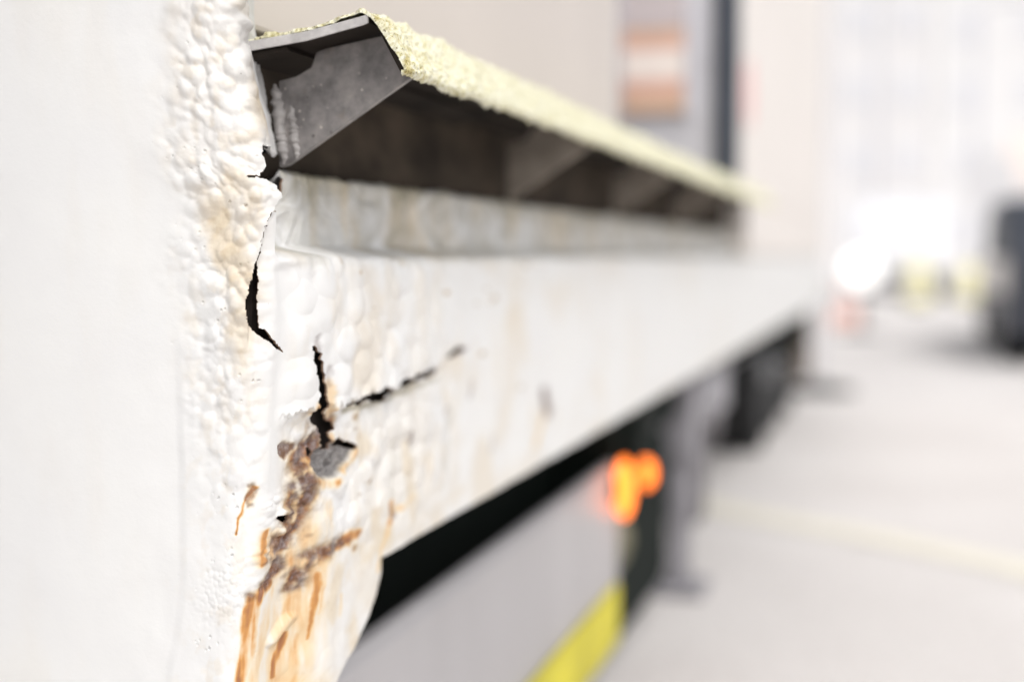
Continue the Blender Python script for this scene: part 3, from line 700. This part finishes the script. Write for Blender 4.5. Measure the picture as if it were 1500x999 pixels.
def gusset_mesh():
    z = CAM_Z
    out = [(-0.4365, z+0.0640), (-0.4300, z+0.0655), (-0.3345, z+0.1255), (-0.3335, z+0.1300), (-0.3520, z+0.1560), (-0.4000, z+0.1480), (-0.4070, z+0.1455), (-0.4110, z+0.1350), (-0.4230, z+0.1290), (-0.4365, z+0.1260)]
    bm = bmesh.new(); bm_prism(bm, out, 'y', 0.957, 0.963, 0.0007, 2)
    return bm
g0 = from_bm('gusset', gusset_mesh(), M_GREY, TRAILER)
g0['label'] = 'speckled grey triangular bracket plate under the ledge'
for k in range(1, 4):
    g = g0.copy(); link(g, TRAILER); g.location.y += 0.622*k
    del g['label']
    g.data = g1 if k > 1 else g.data.copy()
    g1 = g.data; g1.materials[0] = M_FARGUSSET
def weld():
    """two irregular runs of weld metal standing on the corner between post and bracket"""
    z = CAM_Z; V = []; F = []
    for x0, x1, za, zb, r, sd in ((-0.4325, -0.4395, 0.066, 0.124, 0.0046, 3), (-0.4225, -0.4270, 0.070, 0.108, 0.0034, 8)):
        n, m = 70, 9; b = len(V)
        for i in range(n):
            f = i/(n-1); rip = 0.75 + 0.35*abs(math.sin(f*23 + 2*float(noise(np.array([f*7.0]), np.array([0.5]), sd)[0])))
            rr = r*rip*(1+0.35*float(noise(np.array([f*11.0]), np.array([1.5]), sd+1)[0]))*min(1, 6*f+.2, 6*(1-f)+.2)
            xc = x1*f + x0*(1-f) + 0.0012*float(noise(np.array([f*9.0]), np.array([2.5]), sd+2)[0])
            for k in range(m):
                a = math.pi*k/(m-1)
                V.append((xc + rr*math.cos(a), 0.9572 - 0.8*rr*math.sin(a), z + za + f*(zb-za)))
        F += [(b+i*m+k, b+i*m+k+1, b+(i+1)*m+k+1, b+(i+1)*m+k) for i in range(n-1) for k in range(m-1)]
    bm = bmesh.new(); vs = [bm.verts.new(v) for v in V]
    for f in F: bm.faces.new([vs[q] for q in f])
    from_bm('weld_bead', bm, M_WELD, g0, True)
weld()

M_RECESS = simple('shaded_brown_recess', (0.060, 0.046, 0.034), 0.85, 0.6, 9, stretch=(1, 1, 2))  # brown wall tone, darkened in the colour for the shade under the ledge
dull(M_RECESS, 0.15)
# walls behind: recess under the ledge, body above it, dark chassis below
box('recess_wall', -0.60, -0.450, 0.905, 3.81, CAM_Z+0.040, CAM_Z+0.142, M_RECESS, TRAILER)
M_BEIGE = simple('beige_body_paint', (0.62, 0.565, 0.53), 0.5, 0.03, 3, bmp=0.05)
box('body_wall', -2.40, -0.462, 0.905, 2.36, CAM_Z+0.166, 2.45, M_BEIGE, TRAILER, 0.004)
box('chassis_box', -2.30, -0.640, 0.960, 7.75, 0.36, CAM_Z+0.039, M_BLACK, TRAILER)
box('chassis_rail', -0.639, -0.560, 0.950, 7.80, 0.33, 0.69, M_BLACK, TRAILER, 0.004)

# skirt panel with a yellow lower edge
M_SKIRT = simple('grey_skirt_paint', (0.40, 0.385, 0.395), 0.35, 0.07, 5, stretch=(1, 1, .25), bmp=0.08, bscale=9)
M_YELLOW = simple('yellow_stripe_paint', (0.60, 0.53, 0.035), 0.6, 0.25, 7)
sk = prism('skirt_panel', [(-0.470, 0.17), (-0.452, 0.17), (-0.450, 0.29), (-0.452, 0.390), (-0.458, 0.404), (-0.470, 0.407)], 'y', 0.93, 2.33, M_SKIRT, TRAILER, 0.002)
prism('yellow_stripe', [(-0.455, 0.110), (-0.444, 0.110), (-0.4425, 0.155), (-0.4440, 0.208), (-0.4490, 0.208)], 'y', 0.90, 2.30, M_YELLOW, sk, 0.001)
box('skirt_end_plate', -0.60, -0.456, 2.33, 2.36, 0.16, 0.46, M_BLACK, TRAILER, 0.003)

def emit_mat(name, col, strength, rough=0.3):
    m, t, b = new_mat(name)
    t.links.new(ramp(t, nnode(t, 40, vec=coords(t)), [(0.3, tuple(c*.9 for c in col)), (0.7, col)]), b.inputs['Base Color'])
    b.inputs['Emission Color'].default_value = (*col, 1); b.inputs['Emission Strength'].default_value = strength
    b.inputs['Roughness'].default_value = rough
    return m
M_AMBER = emit_mat('lit_amber_lens', (1.0, 0.20, 0.02), 2.5)
M_RUBBER = simple('black_rubber', (0.018, 0.018, 0.019), 0.8, 0.2, 30)
def lamp(y, z, h):
    p = lathe('marker_lamp', [(0.020, -0.014), (0.024, -0.012), (0.024, -0.004), (0.020, 0.000)], (-0.440, y, z), 'x', M_RUBBER, TRAILER, 20)
    bm = bmesh.new()
    bmesh.ops.create_uvsphere(bm, u_segments=18, v_segments=10, radius=1, matrix=Matrix.Translation((-0.434, y, z)) @ Matrix.Diagonal((0.016, h*0.5, h, 1)))
    from_bm('lens', bm, M_AMBER, p, True)
    return p
lamp(2.29, 0.368, 0.050); lamp(2.50, 0.362, 0.027)
box('dark_infill_box', -1.10, -0.470, 2.40, 3.00, 0.05, 0.40, M_BLACK, TRAILER, 0.04)  # black box added to darken the space under the trailer
M_OLIVE = simple('olive_grey_hose', (0.20, 0.19, 0.13), 0.7, 0.4, 30)
lathe('hose_reel', [(0.02, -0.03), (0.07, -0.03), (0.075, -0.02), (0.05, -0.015), (0.05, 0.015), (0.075, 0.02), (0.02, 0.03)], (-0.515, 2.385, 0.26), 'y', M_OLIVE, TRAILER, 24)
box('lamp_bracket', -0.56, -0.452, 2.50, 2.56, 0.30, 0.52, M_BLACK, TRAILER, 0.003)

lathe('air_tank', [(0.02, 2.46), (0.08, 2.48), (0.09, 2.52), (0.09, 3.20), (0.08, 3.24), (0.02, 3.26)], (-0.555, 0, 0.44), 'y', M_BLACK, TRAILER, 20)
M_LEG0 = simple('dusty_pale_grey_casting', (0.34, 0.33, 0.35), 0.7, 0.3, 18)
M_PIPE = simple('dusty_grey_pipe', (0.16, 0.15, 0.16), 0.6, 0.3, 20)
for a, b_, zz, rr in ((3.2, 4.9, 0.47, 0.016), (2.4, 5.0, 0.415, 0.010), (3.4, 6.7, 0.50, 0.013)):
    lathe('pipe', [(rr, a), (rr, b_)], (-0.50-rr, 0, zz), 'y', M_PIPE, TRAILER, 10)
lathe('brake_chamber', [(0.03, -0.07), (0.075, -0.06), (0.085, 0.0), (0.075, 0.06), (0.03, 0.07)], (-0.485, 3.40, 0.42), 'y', M_LEG0, TRAILER, 20)
box('valve_block', -0.54, -0.47, 2.78, 2.90, 0.40, 0.52, M_PIPE, TRAILER, 0.01)
box('junction_box', -0.52, -0.455, 3.80, 3.95, 0.33, 0.50, M_LEG0, TRAILER, 0.015)
prism('hanger', [(3.72, 0.50), (4.20, 0.50), (4.08, 0.30), (3.98, 0.22), (3.88, 0.30)], 'x', -0.55, -0.49, M_PIPE, TRAILER, 0.006)
lathe('spring_cylinder', [(0.03, 0.10), (0.05, 0.12), (0.055, 0.30), (0.04, 0.34), (0.03, 0.50)], (-0.50, 3.42, 0), 'z', M_PIPE, TRAILER, 16)

# prop leg, wheels, mudguard, flap
M_LEG = simple('scuffed_grey_leg_paint', (0.29, 0.28, 0.30), 0.6, 0.25, 14)
M_LILAC = simple('pale_lilac_grey_paint', (0.64, 0.63, 0.67), 0.45, 0.08, 8)
jk = box('prop_leg', -0.490, -0.445, 3.105, 3.155, 0.025, 0.34, M_LEG, TRAILER, 0.006)
box('leg_sleeve', -0.505, -0.430, 3.09, 3.17, 0.30, 0.50, M_LEG, jk, 0.008)
box('foot_plate', -0.535, -0.405, 3.06, 3.20, 0.004, 0.024, M_LEG, jk, 0.003)
prism('leg_brace', [(3.17, 0.30), (3.21, 0.30), (3.62, 0.52), (3.56, 0.52)], 'x', -0.482, -0.458, M_LEG, jk, 0.003)
M_RIMM = simple('dull_wheel_rim', (0.30, 0.30, 0.31), 0.45, 0.1, 15, metal=0.6)
def wheel(y):
    w = lathe('wheel', [(0.10, -0.17), (0.10, -0.02), (0.045, -0.010), (0.042, 0.018), (0.02, 0.020)], (-0.50, y, 0.31), 'x', M_RIMM, TRAILER, 32)
    lathe('rim', [(0.185, -0.17), (0.185, -0.016), (0.165, -0.006), (0.150, -0.045), (0.101, -0.050)], (-0.50, y, 0.31), 'x', M_RIMM, w, 40)
    bm = bmesh.new()
    bm_lathe(bm, [(0.186, -0.185), (0.235, -0.195), (0.285, -0.188), (0.302, -0.165), (0.306, -0.10), (0.302, -0.03), (0.285, -0.004), (0.235, 0.004), (0.186, -0.006)], (-0.50, y, 0.31), 'x', 48)
    for i in range(48):
        a = 2*math.pi*(i+.5)/48
        for xo, dd in ((-0.145, 0), (-0.05, .03)):
            m = Matrix.Translation((-0.50+xo, y, 0.31)) @ Matrix.Rotation(a+dd, 4, 'X') @ Matrix.Translation((0, 0, 0.304)) @ Matrix.Diagonal((0.075, 0.024, 0.012, 1))
            bmesh.ops.create_cube(bm, size=1, matrix=m)
    from_bm('tyre', bm, M_RUBBER, w)
    return w
wheel(5.55); wheel(6.22); wheel(6.89)
def mudguard(y):
    bm = bmesh.new(); o, i = [], []
    for k in range(13):
        a = math.radians(8 + 120*k/12)
        o.append((y + 0.40*math.cos(a), 0.28 + 0.345*math.sin(a))); i.append((y + 0.385*math.cos(a), 0.28 + 0.33*math.sin(a)))
    bm_prism(bm, o + i[::-1], 'x', -0.69, -0.452)
    from_bm('mudguard', bm, M_BLACK, TRAILER)
mudguard(5.55); mudguard(6.22); mudguard(6.89)
M_FLAP = simple('brown_dusty_flap', (0.16, 0.125, 0.095), 0.9, 0.2, 12)
box('mud_flap', -0.62, -0.440, 7.35, 7.37, 0.12, 0.56, M_FLAP, TRAILER, 0.003)

# rear cabin, its front face turned towards the camera, with a dark corner strip
M_DARKBLUE = simple('dark_blue_grey_frame', (0.045, 0.055, 0.075), 0.5, 0.1, 10)
M_CREAM = simple('cream_panel_paint', (0.80, 0.75, 0.71), 0.5, 0.04, 3)
box('cabin_base', -2.40, -0.398, 3.82, 7.82, CAM_Z+0.004, CAM_Z+0.164, M_CREAM, TRAILER, 0.004)
rc = box('rear_cabin', -2.40, -0.400, 3.25, 7.80, CAM_Z+0.166, 2.45, M_CREAM, TRAILER, 0.004)
box('front_panel', -2.38, -0.409, 3.235, 3.2485, CAM_Z+0.175, 2.42, M_LILAC, rc, 0.003)
box('corner_strip', -0.408, -0.360, 3.215, 3.30, CAM_Z+0.170, 2.44, M_DARKBLUE, rc, 0.005)

# framed menu board hung on the cabin front
M_ORANGE = simple('orange_print', (0.77, 0.52, 0.38), 0.6, 0.12, 12)
M_PINK = simple('pale_pink_print', (0.86, 0.52, 0.42), 0.5, 0.10, 8)
M_PALEPINK = simple('pinkish_white_print', (0.97, 0.85, 0.79), 0.5, 0.06, 8)
M_PRINTG = simple('grey_lilac_print', (0.62, 0.55, 0.56), 0.6, 0.08, 10)
mb = empty('menu_board', (-0.55, 3.22, CAM_Z+0.33), 'framed board with orange and pale pink panels hung above the ledge', 'board')
bx0, bx1, bz0 = -0.625, -0.473, CAM_Z+0.320
box('backing', bx0, bx1, 3.2240, 3.2345, bz0, bz0+0.75, M_PRINTG, mb, 0.002)
box('frame', bx0-0.008, bx0+0.002, 3.2180, 3.2340, bz0-.006, bz0+.756, M_LILAC, mb, 0.001)
box('frame', bx1-0.002, bx1+0.008, 3.2180, 3.2340, bz0-.006, bz0+.756, M_LILAC, mb, 0.001)
for a, b_, mt in ((0.004, 0.048, M_ORANGE), (0.050, 0.075, M_PINK), (0.077, 0.145, M_PALEPINK), (0.147, 0.165, M_PINK), (0.167, 0.190, M_ORANGE), (0.194, 0.40, M_PRINTG), (0.404, 0.46, M_ORANGE), (0.464, 0.72, M_PALEPINK)):
    box('print_panel', bx0+.006, bx1-.006, 3.2200, 3.2238, bz0+a, bz0+b_, mt, mb, 0.0008)

st_ = empty('sticker', (-0.398, 3.85, 1.16), 'small pink sticker on the cream side of the rear cabin', 'sticker')
lathe('print', [(0.09, 0.0), (0.09, 0.003), (0.088, 0.004)], (-0.3995, 3.85, 1.18), 'x', simple('pink_sticker', (0.85, 0.50, 0.48), 0.5, 0.1, 10), st_, 24, False)

# ------------------------------------------------------------------ ground
def ground():
    m, t, b = new_mat('pale_worn_concrete'); v = coords(t)
    c = ramp(t, nnode(t, 0.9, 8, 0.6, vec=v), [(0.3, (0.62, 0.58, 0.56)), (0.7, (0.80, 0.765, 0.745))])
    c2 = ramp(t, nnode(t, 38, 6, 0.7, vec=v), [(0.35, (0.40, 0.38, 0.37)), (0.6, (0.70, 0.675, 0.66))])
    t.links.new(mixc(t, 0.35, c, c2), b.inputs['Base Color']); b.inputs['Roughness'].default_value = 0.85
    bump(t, b, nnode(t, 160, 6, 0.7, vec=v), 0.4, 0.004)
    bm = bmesh.new()
    ys = [-12, -4, 0, 3, 6, 10, 16, 25, 40, 70, 120, 260, 600]; xs = [-300, -60, -15, -5, -2, 0, 2, 5, 15, 60, 300]
    g = [[bm.verts.new((x, y, 0)) for x in xs] for y in ys]
    for i in range(len(ys)-1):
        for j in range(len(xs)-1): bm.faces.new((g[i][j], g[i][j+1], g[i+1][j+1], g[i+1][j]))
    o = from_bm('ground', bm, m); o['kind'] = 'structure'
ground()
M_LINE = simple('faded_yellow_road_paint', (0.77, 0.73, 0.63), 0.8, 0.12, 30)
def painted_line():
    c = [(-0.80, 4.45), (-0.40, 4.12), (-0.05, 3.88), (0.25, 3.62), (0.60, 3.22), (1.1, 2.65)]
    bm = bmesh.new(); pts = []
    for i, p in enumerate(c):
        a = Vector(c[max(i-1, 0)]); b = Vector(c[min(i+1, len(c)-1)]); d = (b-a).normalized(); nn = Vector((-d.y, d.x))*0.075
        pts.append((bm.verts.new((p[0]+nn.x, p[1]+nn.y, 0.004)), bm.verts.new((p[0]-nn.x, p[1]-nn.y, 0.004))))
    for a, b in zip(pts, pts[1:]): bm.faces.new((a[0], a[1], b[1], b[0]))
    o = from_bm('road_marking', bm, M_LINE); o['kind'] = 'structure'
painted_line()

# ------------------------------------------------------------------ things further down the row (far out of focus)
M_GLASS = simple('dark_window_glass', (0.02, 0.025, 0.03), 0.45, 0.1, 5, bmp=0)
M_WHITE = simple('white_vehicle_paint', (0.72, 0.71, 0.72), 0.35, 0.03, 5, bmp=0.02)
M_CARDARK = simple('dark_blue_grey_car_paint', (0.035, 0.04, 0.055), 0.5, 0.04, 5, bmp=0.02)
M_PALEGLASS = simple('sky_pale_glass', (0.72, 0.72, 0.75), 0.2, 0.1, 1, bmp=0)  # pale base colour stands in for sky reflected in the glass
M_TRIM = simple('black_plastic_trim', (0.03, 0.03, 0.035), 0.6, 0.1, 20)
M_HEAD = emit_mat('lit_headlamp', (1.0, 0.98, 0.95), 0.9)
M_TAIL = simple('red_lamp_plastic', (0.55, 0.03, 0.02), 0.3, 0.1, 10)

def car(name, x0, x1, y0, paint, label, lit=False, flip=False, van=False):
    """side outline along y (front of the car towards the camera unless flip), extruded across x"""
    L = 4.3 if not van else 4.9
    def Yc(v): return y0 + (L - v if flip else v)
    if van:
        body = [(0.02, 0.30), (0.0, 0.55), (0.08, 0.92), (0.75, 1.10), (1.35, 1.78), (1.60, 1.88), (4.82, 1.90), (4.90, 1.80), (4.90, 0.30)]
        glass_side = [(1.05, 1.10), (1.45, 1.70), (2.35, 1.74), (2.35, 1.10)]
        ws = [(0.80, 1.13), (1.33, 1.74)]
    else:
        body = [(0.03, 0.25), (0.0, 0.48), (0.10, 0.72), (1.10, 0.90), (1.75, 1.36), (2.1, 1.43), (3.3, 1.42), (3.95, 1.00), (4.25, 0.93), (4.30, 0.60), (4.26, 0.25)]
        glass_side = [(1.32, 0.94), (1.82, 1.32), (3.18, 1.33), (3.70, 0.97)]
        ws = [(1.14, 0.93), (1.73, 1.34)]
    if not van:
        body, glass_side, ws = ([(a, b*0.83) for a, b in q] for q in (body, glass_side, ws))
    t = empty(name, ((x0+x1)/2, y0 + L/2, 0), label, 'van' if van else 'car')
    bm = bmesh.new(); bm_prism(bm, [(Yc(a), b) for a, b in body], 'x', x0, x1, 0.05, 3)
    from_bm('body', bm, paint, t, True)
    for xs in (x0-0.006, x1-0.012):
        prism('side_window', [(Yc(a), b) for a, b in glass_side], 'x', xs, xs+0.018, M_GLASS, t, 0.003)
        box('sill_trim', xs-0.004, xs+0.022, Yc(0.95) if not flip else Yc(L-0.95), Yc(L-0.95) if not flip else Yc(0.95), 0.20, 0.44, M_TRIM, t, 0.004)
    (a, b), (c, d) = ws; q = 0.02
    prism('windscreen', [(Yc(a-q), b+q), (Yc(c-q), d+q), (Yc(c), d), (Yc(a), b)], 'x', x0+0.10, x1-0.10, M_PALEGLASS if van else M_GLASS, t)
    yf = Yc(0.0); sg = 1 if flip else -1
    box('bumper', x0+0.02, x1-0.02, min(yf+sg*0.05, yf-sg*0.10), max(yf+sg*0.05, yf-sg*0.10), 0.24, 0.42, M_TRIM, t, 0.02)
    for xs in (x0+0.06, x1-0.36):
        o = box('headlamp', xs, xs+0.30, min(yf+sg*0.03, yf-sg*0.16), max(yf+sg*0.03, yf-sg*0.16), 0.50 if not van else 0.42, 0.66 if not van else 0.58, M_HEAD if lit and xs < x0+0.1 else M_WHITE, t, 0.03)
    for wy in (0.85, L-0.85):
        for xs, inn in ((x0, 1), (x1, -1)):
            w = lathe('wheel', [(0.19, -0.11), (0.19, 0.11), (0.12, 0.118), (0.02, 0.12)] if inn < 0 else [(0.02, -0.12), (0.12, -0.118), (0.19, -0.11), (0.19, 0.11)], (xs+0.10*inn, Yc(wy), 0.30), 'x', M_RIMM, t, 24)
            lathe('tyre', [(0.191, -0.10), (0.28, -0.11), (0.30, -0.08), (0.30, 0.08), (0.28, 0.11), (0.191, 0.10)], (xs+0.10*inn, Yc(wy), 0.30), 'x', M_RUBBER, w, 28)
    return t
pc_ = car('parked_car', 0.71, 2.37, 10.0, M_CARDARK, 'dark parked car with a white side band at the right edge', flip=True)
box('side_band', 0.6975, 0.720, 10.35, 14.15, 0.47, 0.73, M_CREAM, pc_, 0.006)
car('white_van', -0.93, 0.87, 27.0, M_WHITE, 'distant white van facing the camera behind the lit floodlight', van=True)

fl = empty('floodlight', (-0.364, 14.0, 0), 'round lit white floodlight on a low stand in the lane', 'lamp')
lathe('housing', [(0.06, 0.16), (0.10, 0.12), (0.20, 0.02), (0.21, 0.0), (0.195, 0.0)], (-0.364, 14.0, 0.62), 'y', M_WHITE, fl, 28)
lathe('lens', [(0.01, -0.012), (0.12, -0.008), (0.19, 0.004), (0.19, 0.010)], (-0.364, 14.0, 0.62), 'y', M_HEAD, fl, 28)
lathe('stand', [(0.02, 0.03), (0.02, 0.42)], (-0.364, 14.08, 0), 'z', M_TRIM, fl, 10)
lathe('base', [(0.20, 0.0), (0.20, 0.02), (0.03, 0.04)], (-0.364, 14.08, 0), 'z', M_TRIM, fl, 24)
M_CONE = simple('red_orange_cone', (0.85, 0.52, 0.44), 0.6, 0.1, 10)
cn = empty('traffic_cone', (-0.58, 16.0, 0), 'red traffic cone standing beyond the end of the trailer', 'cone')
lathe('cone_body', [(0.15, 0.03), (0.14, 0.06), (0.085, 0.30), (0.03, 0.52), (0.02, 0.54)], (-0.58, 16.0, 0.0), 'z', M_CONE, cn, 24)
box('cone_base', -0.78, -0.38, 15.80, 16.20, 0.004, 0.03, M_CONE, cn, 0.01)
lathe('cone_band', [(0.112, 0.205), (0.112, 0.21), (0.084, 0.325), (0.082, 0.33)], (-0.58, 16.0, 0.0), 'z', M_WHITE, cn, 24)

M_BARY = simple('yellow_barrel_plastic', (0.87, 0.81, 0.45), 0.5, 0.08, 10)
def barrel(x, y, lab, h=0.95):
    t = empty('safety_barrel', (x, y, 0), lab, 'barrel', 'yellow barrels far down the lane')
    lathe('drum', [(0.19, 0.05), (0.19, h*.33), (0.17, h*.35), (0.17, h*.66), (0.155, h*.68), (0.15, h), (0.10, h+0.04)], (x, y, 0), 'z', M_BARY, t, 28)
    lathe('rubber_base', [(0.155, 0.0), (0.155, 0.05), (0.19, 0.06)], (x, y, 0), 'z', M_RUBBER, t, 28)
    lathe('white_band', [(0.175, h*.42), (0.177, h*.43), (0.177, h*.57), (0.175, h*.58)], (x, y, 0), 'z', M_WHITE, t, 28)
barrel(0.25, 22.0, 'larger yellow barrel beside the distant white van', 0.62)
barrel(1.02, 23.5, 'smaller yellow barrel beyond the dark car', 0.55)

# banner, round sign, pink sign
M_BANNER = simple('pale_lilac_blue_cloth', (0.62, 0.62, 0.82), 0.9, 0.05, 6)
bn = empty('feather_banner', (-0.52, 8.0, 0), 'pale lilac-blue cloth banner on a leaning pole beyond the trailer', 'banner')
bm = bmesh.new()
bm_prism(bm, [(-0.475, 1.25), (-0.44, 1.22), (-0.42, 1.60), (-0.43, 2.3), (-0.48, 2.9), (-0.60, 3.0), (-0.72, 2.8), (-0.70, 2.2), (-0.60, 1.7)], 'y', 8.0, 8.012)
from_bm('cloth', bm, M_BANNER, bn)
bm = bmesh.new(); bm_prism(bm, [(-0.440, 0.02), (-0.415, 0.02), (-0.395, 1.6), (-0.405, 2.4), (-0.425, 2.4), (-0.418, 1.6)], 'y', 7.994, 8.018)
from_bm('pole', bm, M_LILAC, bn)
lathe('base', [(0.20, 0.0), (0.20, 0.02), (0.04, 0.05), (0.03, 0.06)], (-0.43, 8.006, 0), 'z', M_RUBBER, bn, 24)

sg = empty('round_sign', (0.95, 17.0, 0), 'round white sign on a thin post behind the dark car', 'sign')
lathe('disc', [(0.30, -0.012), (0.31, 0.0), (0.30, 0.012)], (0.95, 16.96, 1.62), 'y', M_WHITE, sg, 32, False)
lathe('post', [(0.03, 0.0), (0.03, 1.9)], (0.95, 17.0, 0), 'z', M_LILAC, sg, 12)
ps = empty('pink_sign', (1.42, 17.6, 0), 'pale pink signboard on a post above the dark car', 'sign')
box('panel', 1.17, 1.67, 17.55, 17.575, 1.55, 2.15, M_PALEPINK, ps, 0.004)
lathe('post', [(0.03, 0.0), (0.03, 2.0)], (1.42, 17.62, 0), 'z', M_LILAC, ps, 12)

# pale buildings closing the lane
M_FACADE = simple('pale_render', (0.76, 0.745, 0.745), 0.85, 0.04, 0.6, bmp=0.1, bscale=6, bdist=0.01)
M_FACADE_LOW = simple('white_render', (0.80, 0.79, 0.79), 0.85, 0.03, 0.6, bmp=0.1, bscale=6, bdist=0.01)
def building(x0, x1, y0, depth, h, floors, cols, mat, label):
    t = empty('building', ((x0+x1)/2, y0, 0), label, 'building', 'pale buildings closing the lane')
    box('wall', x0, x1, y0, y0+depth, 0, h, mat, t)
    box('parapet', x0-0.15, x1+0.15, y0-0.15, y0+depth+0.15, h+0.003, h+0.4, mat, t, 0.03)
    wmesh = fmesh = None
    for f in range(floors):
        for c in range(cols):
            wx = x0 + (x1-x0)*(c+0.5)/cols; wz = 1.0 + (h-1.2)*f/floors
            if wmesh is None:
                wo = box('window', wx-0.55, wx+0.55, y0-0.06, y0+0.02, wz, wz+1.5, M_FACADE_LOW, t, 0.01)
                po = box('pane', wx-0.47, wx+0.47, y0-0.07, y0-0.055, wz+0.08, wz+1.42, M_PALEGLASS, wo)
                wmesh, fmesh, w0 = wo, po, (wx, wz)
            else:
                wo = wmesh.copy(); link(wo, t); wo.location = (wx-w0[0], 0, wz-w0[1])
                po = fmesh.copy(); link(po, wo)
building(-9.0, 1.2, 62.0, 10, 13.0, 4, 5, M_FACADE, 'tall pale building closing the lane behind the white van')
building(1.25, 14.0, 62.0, 10, 12.4, 4, 5, M_FACADE_LOW, 'white building with a slightly lower roof behind the round white sign')

def street_lamp(x, y, h, lab):
    o = empty('street_lamp', (x, y, 0), lab, 'street lamp', 'pale lamp posts far down the lane')
    lathe('pole', [(0.09, 0.0), (0.07, 1.0), (0.05, h)], (x, y, 0), 'z', M_PIPE2, o, 14)
    prism('arm', [(x-0.03, h-0.05), (x+0.03, h+0.02), (x+0.9, h+0.22), (x+0.9, h+0.16)], 'y', y-0.03, y+0.03, M_PIPE2, o)
    box('lamp_head', x+0.70, x+1.15, y-0.12, y+0.12, h+0.10, h+0.22, M_PIPE2, o, 0.03)
M_PIPE2 = simple('pale_galvanised_steel', (0.48, 0.48, 0.52), 0.5, 0.1, 6)
street_lamp(-0.55, 31.0, 6.5, 'pale lamp post rising behind the distant white van')
street_lamp(1.75, 38.0, 7.0, 'pale lamp post nearest the white building, beyond the pink sign')
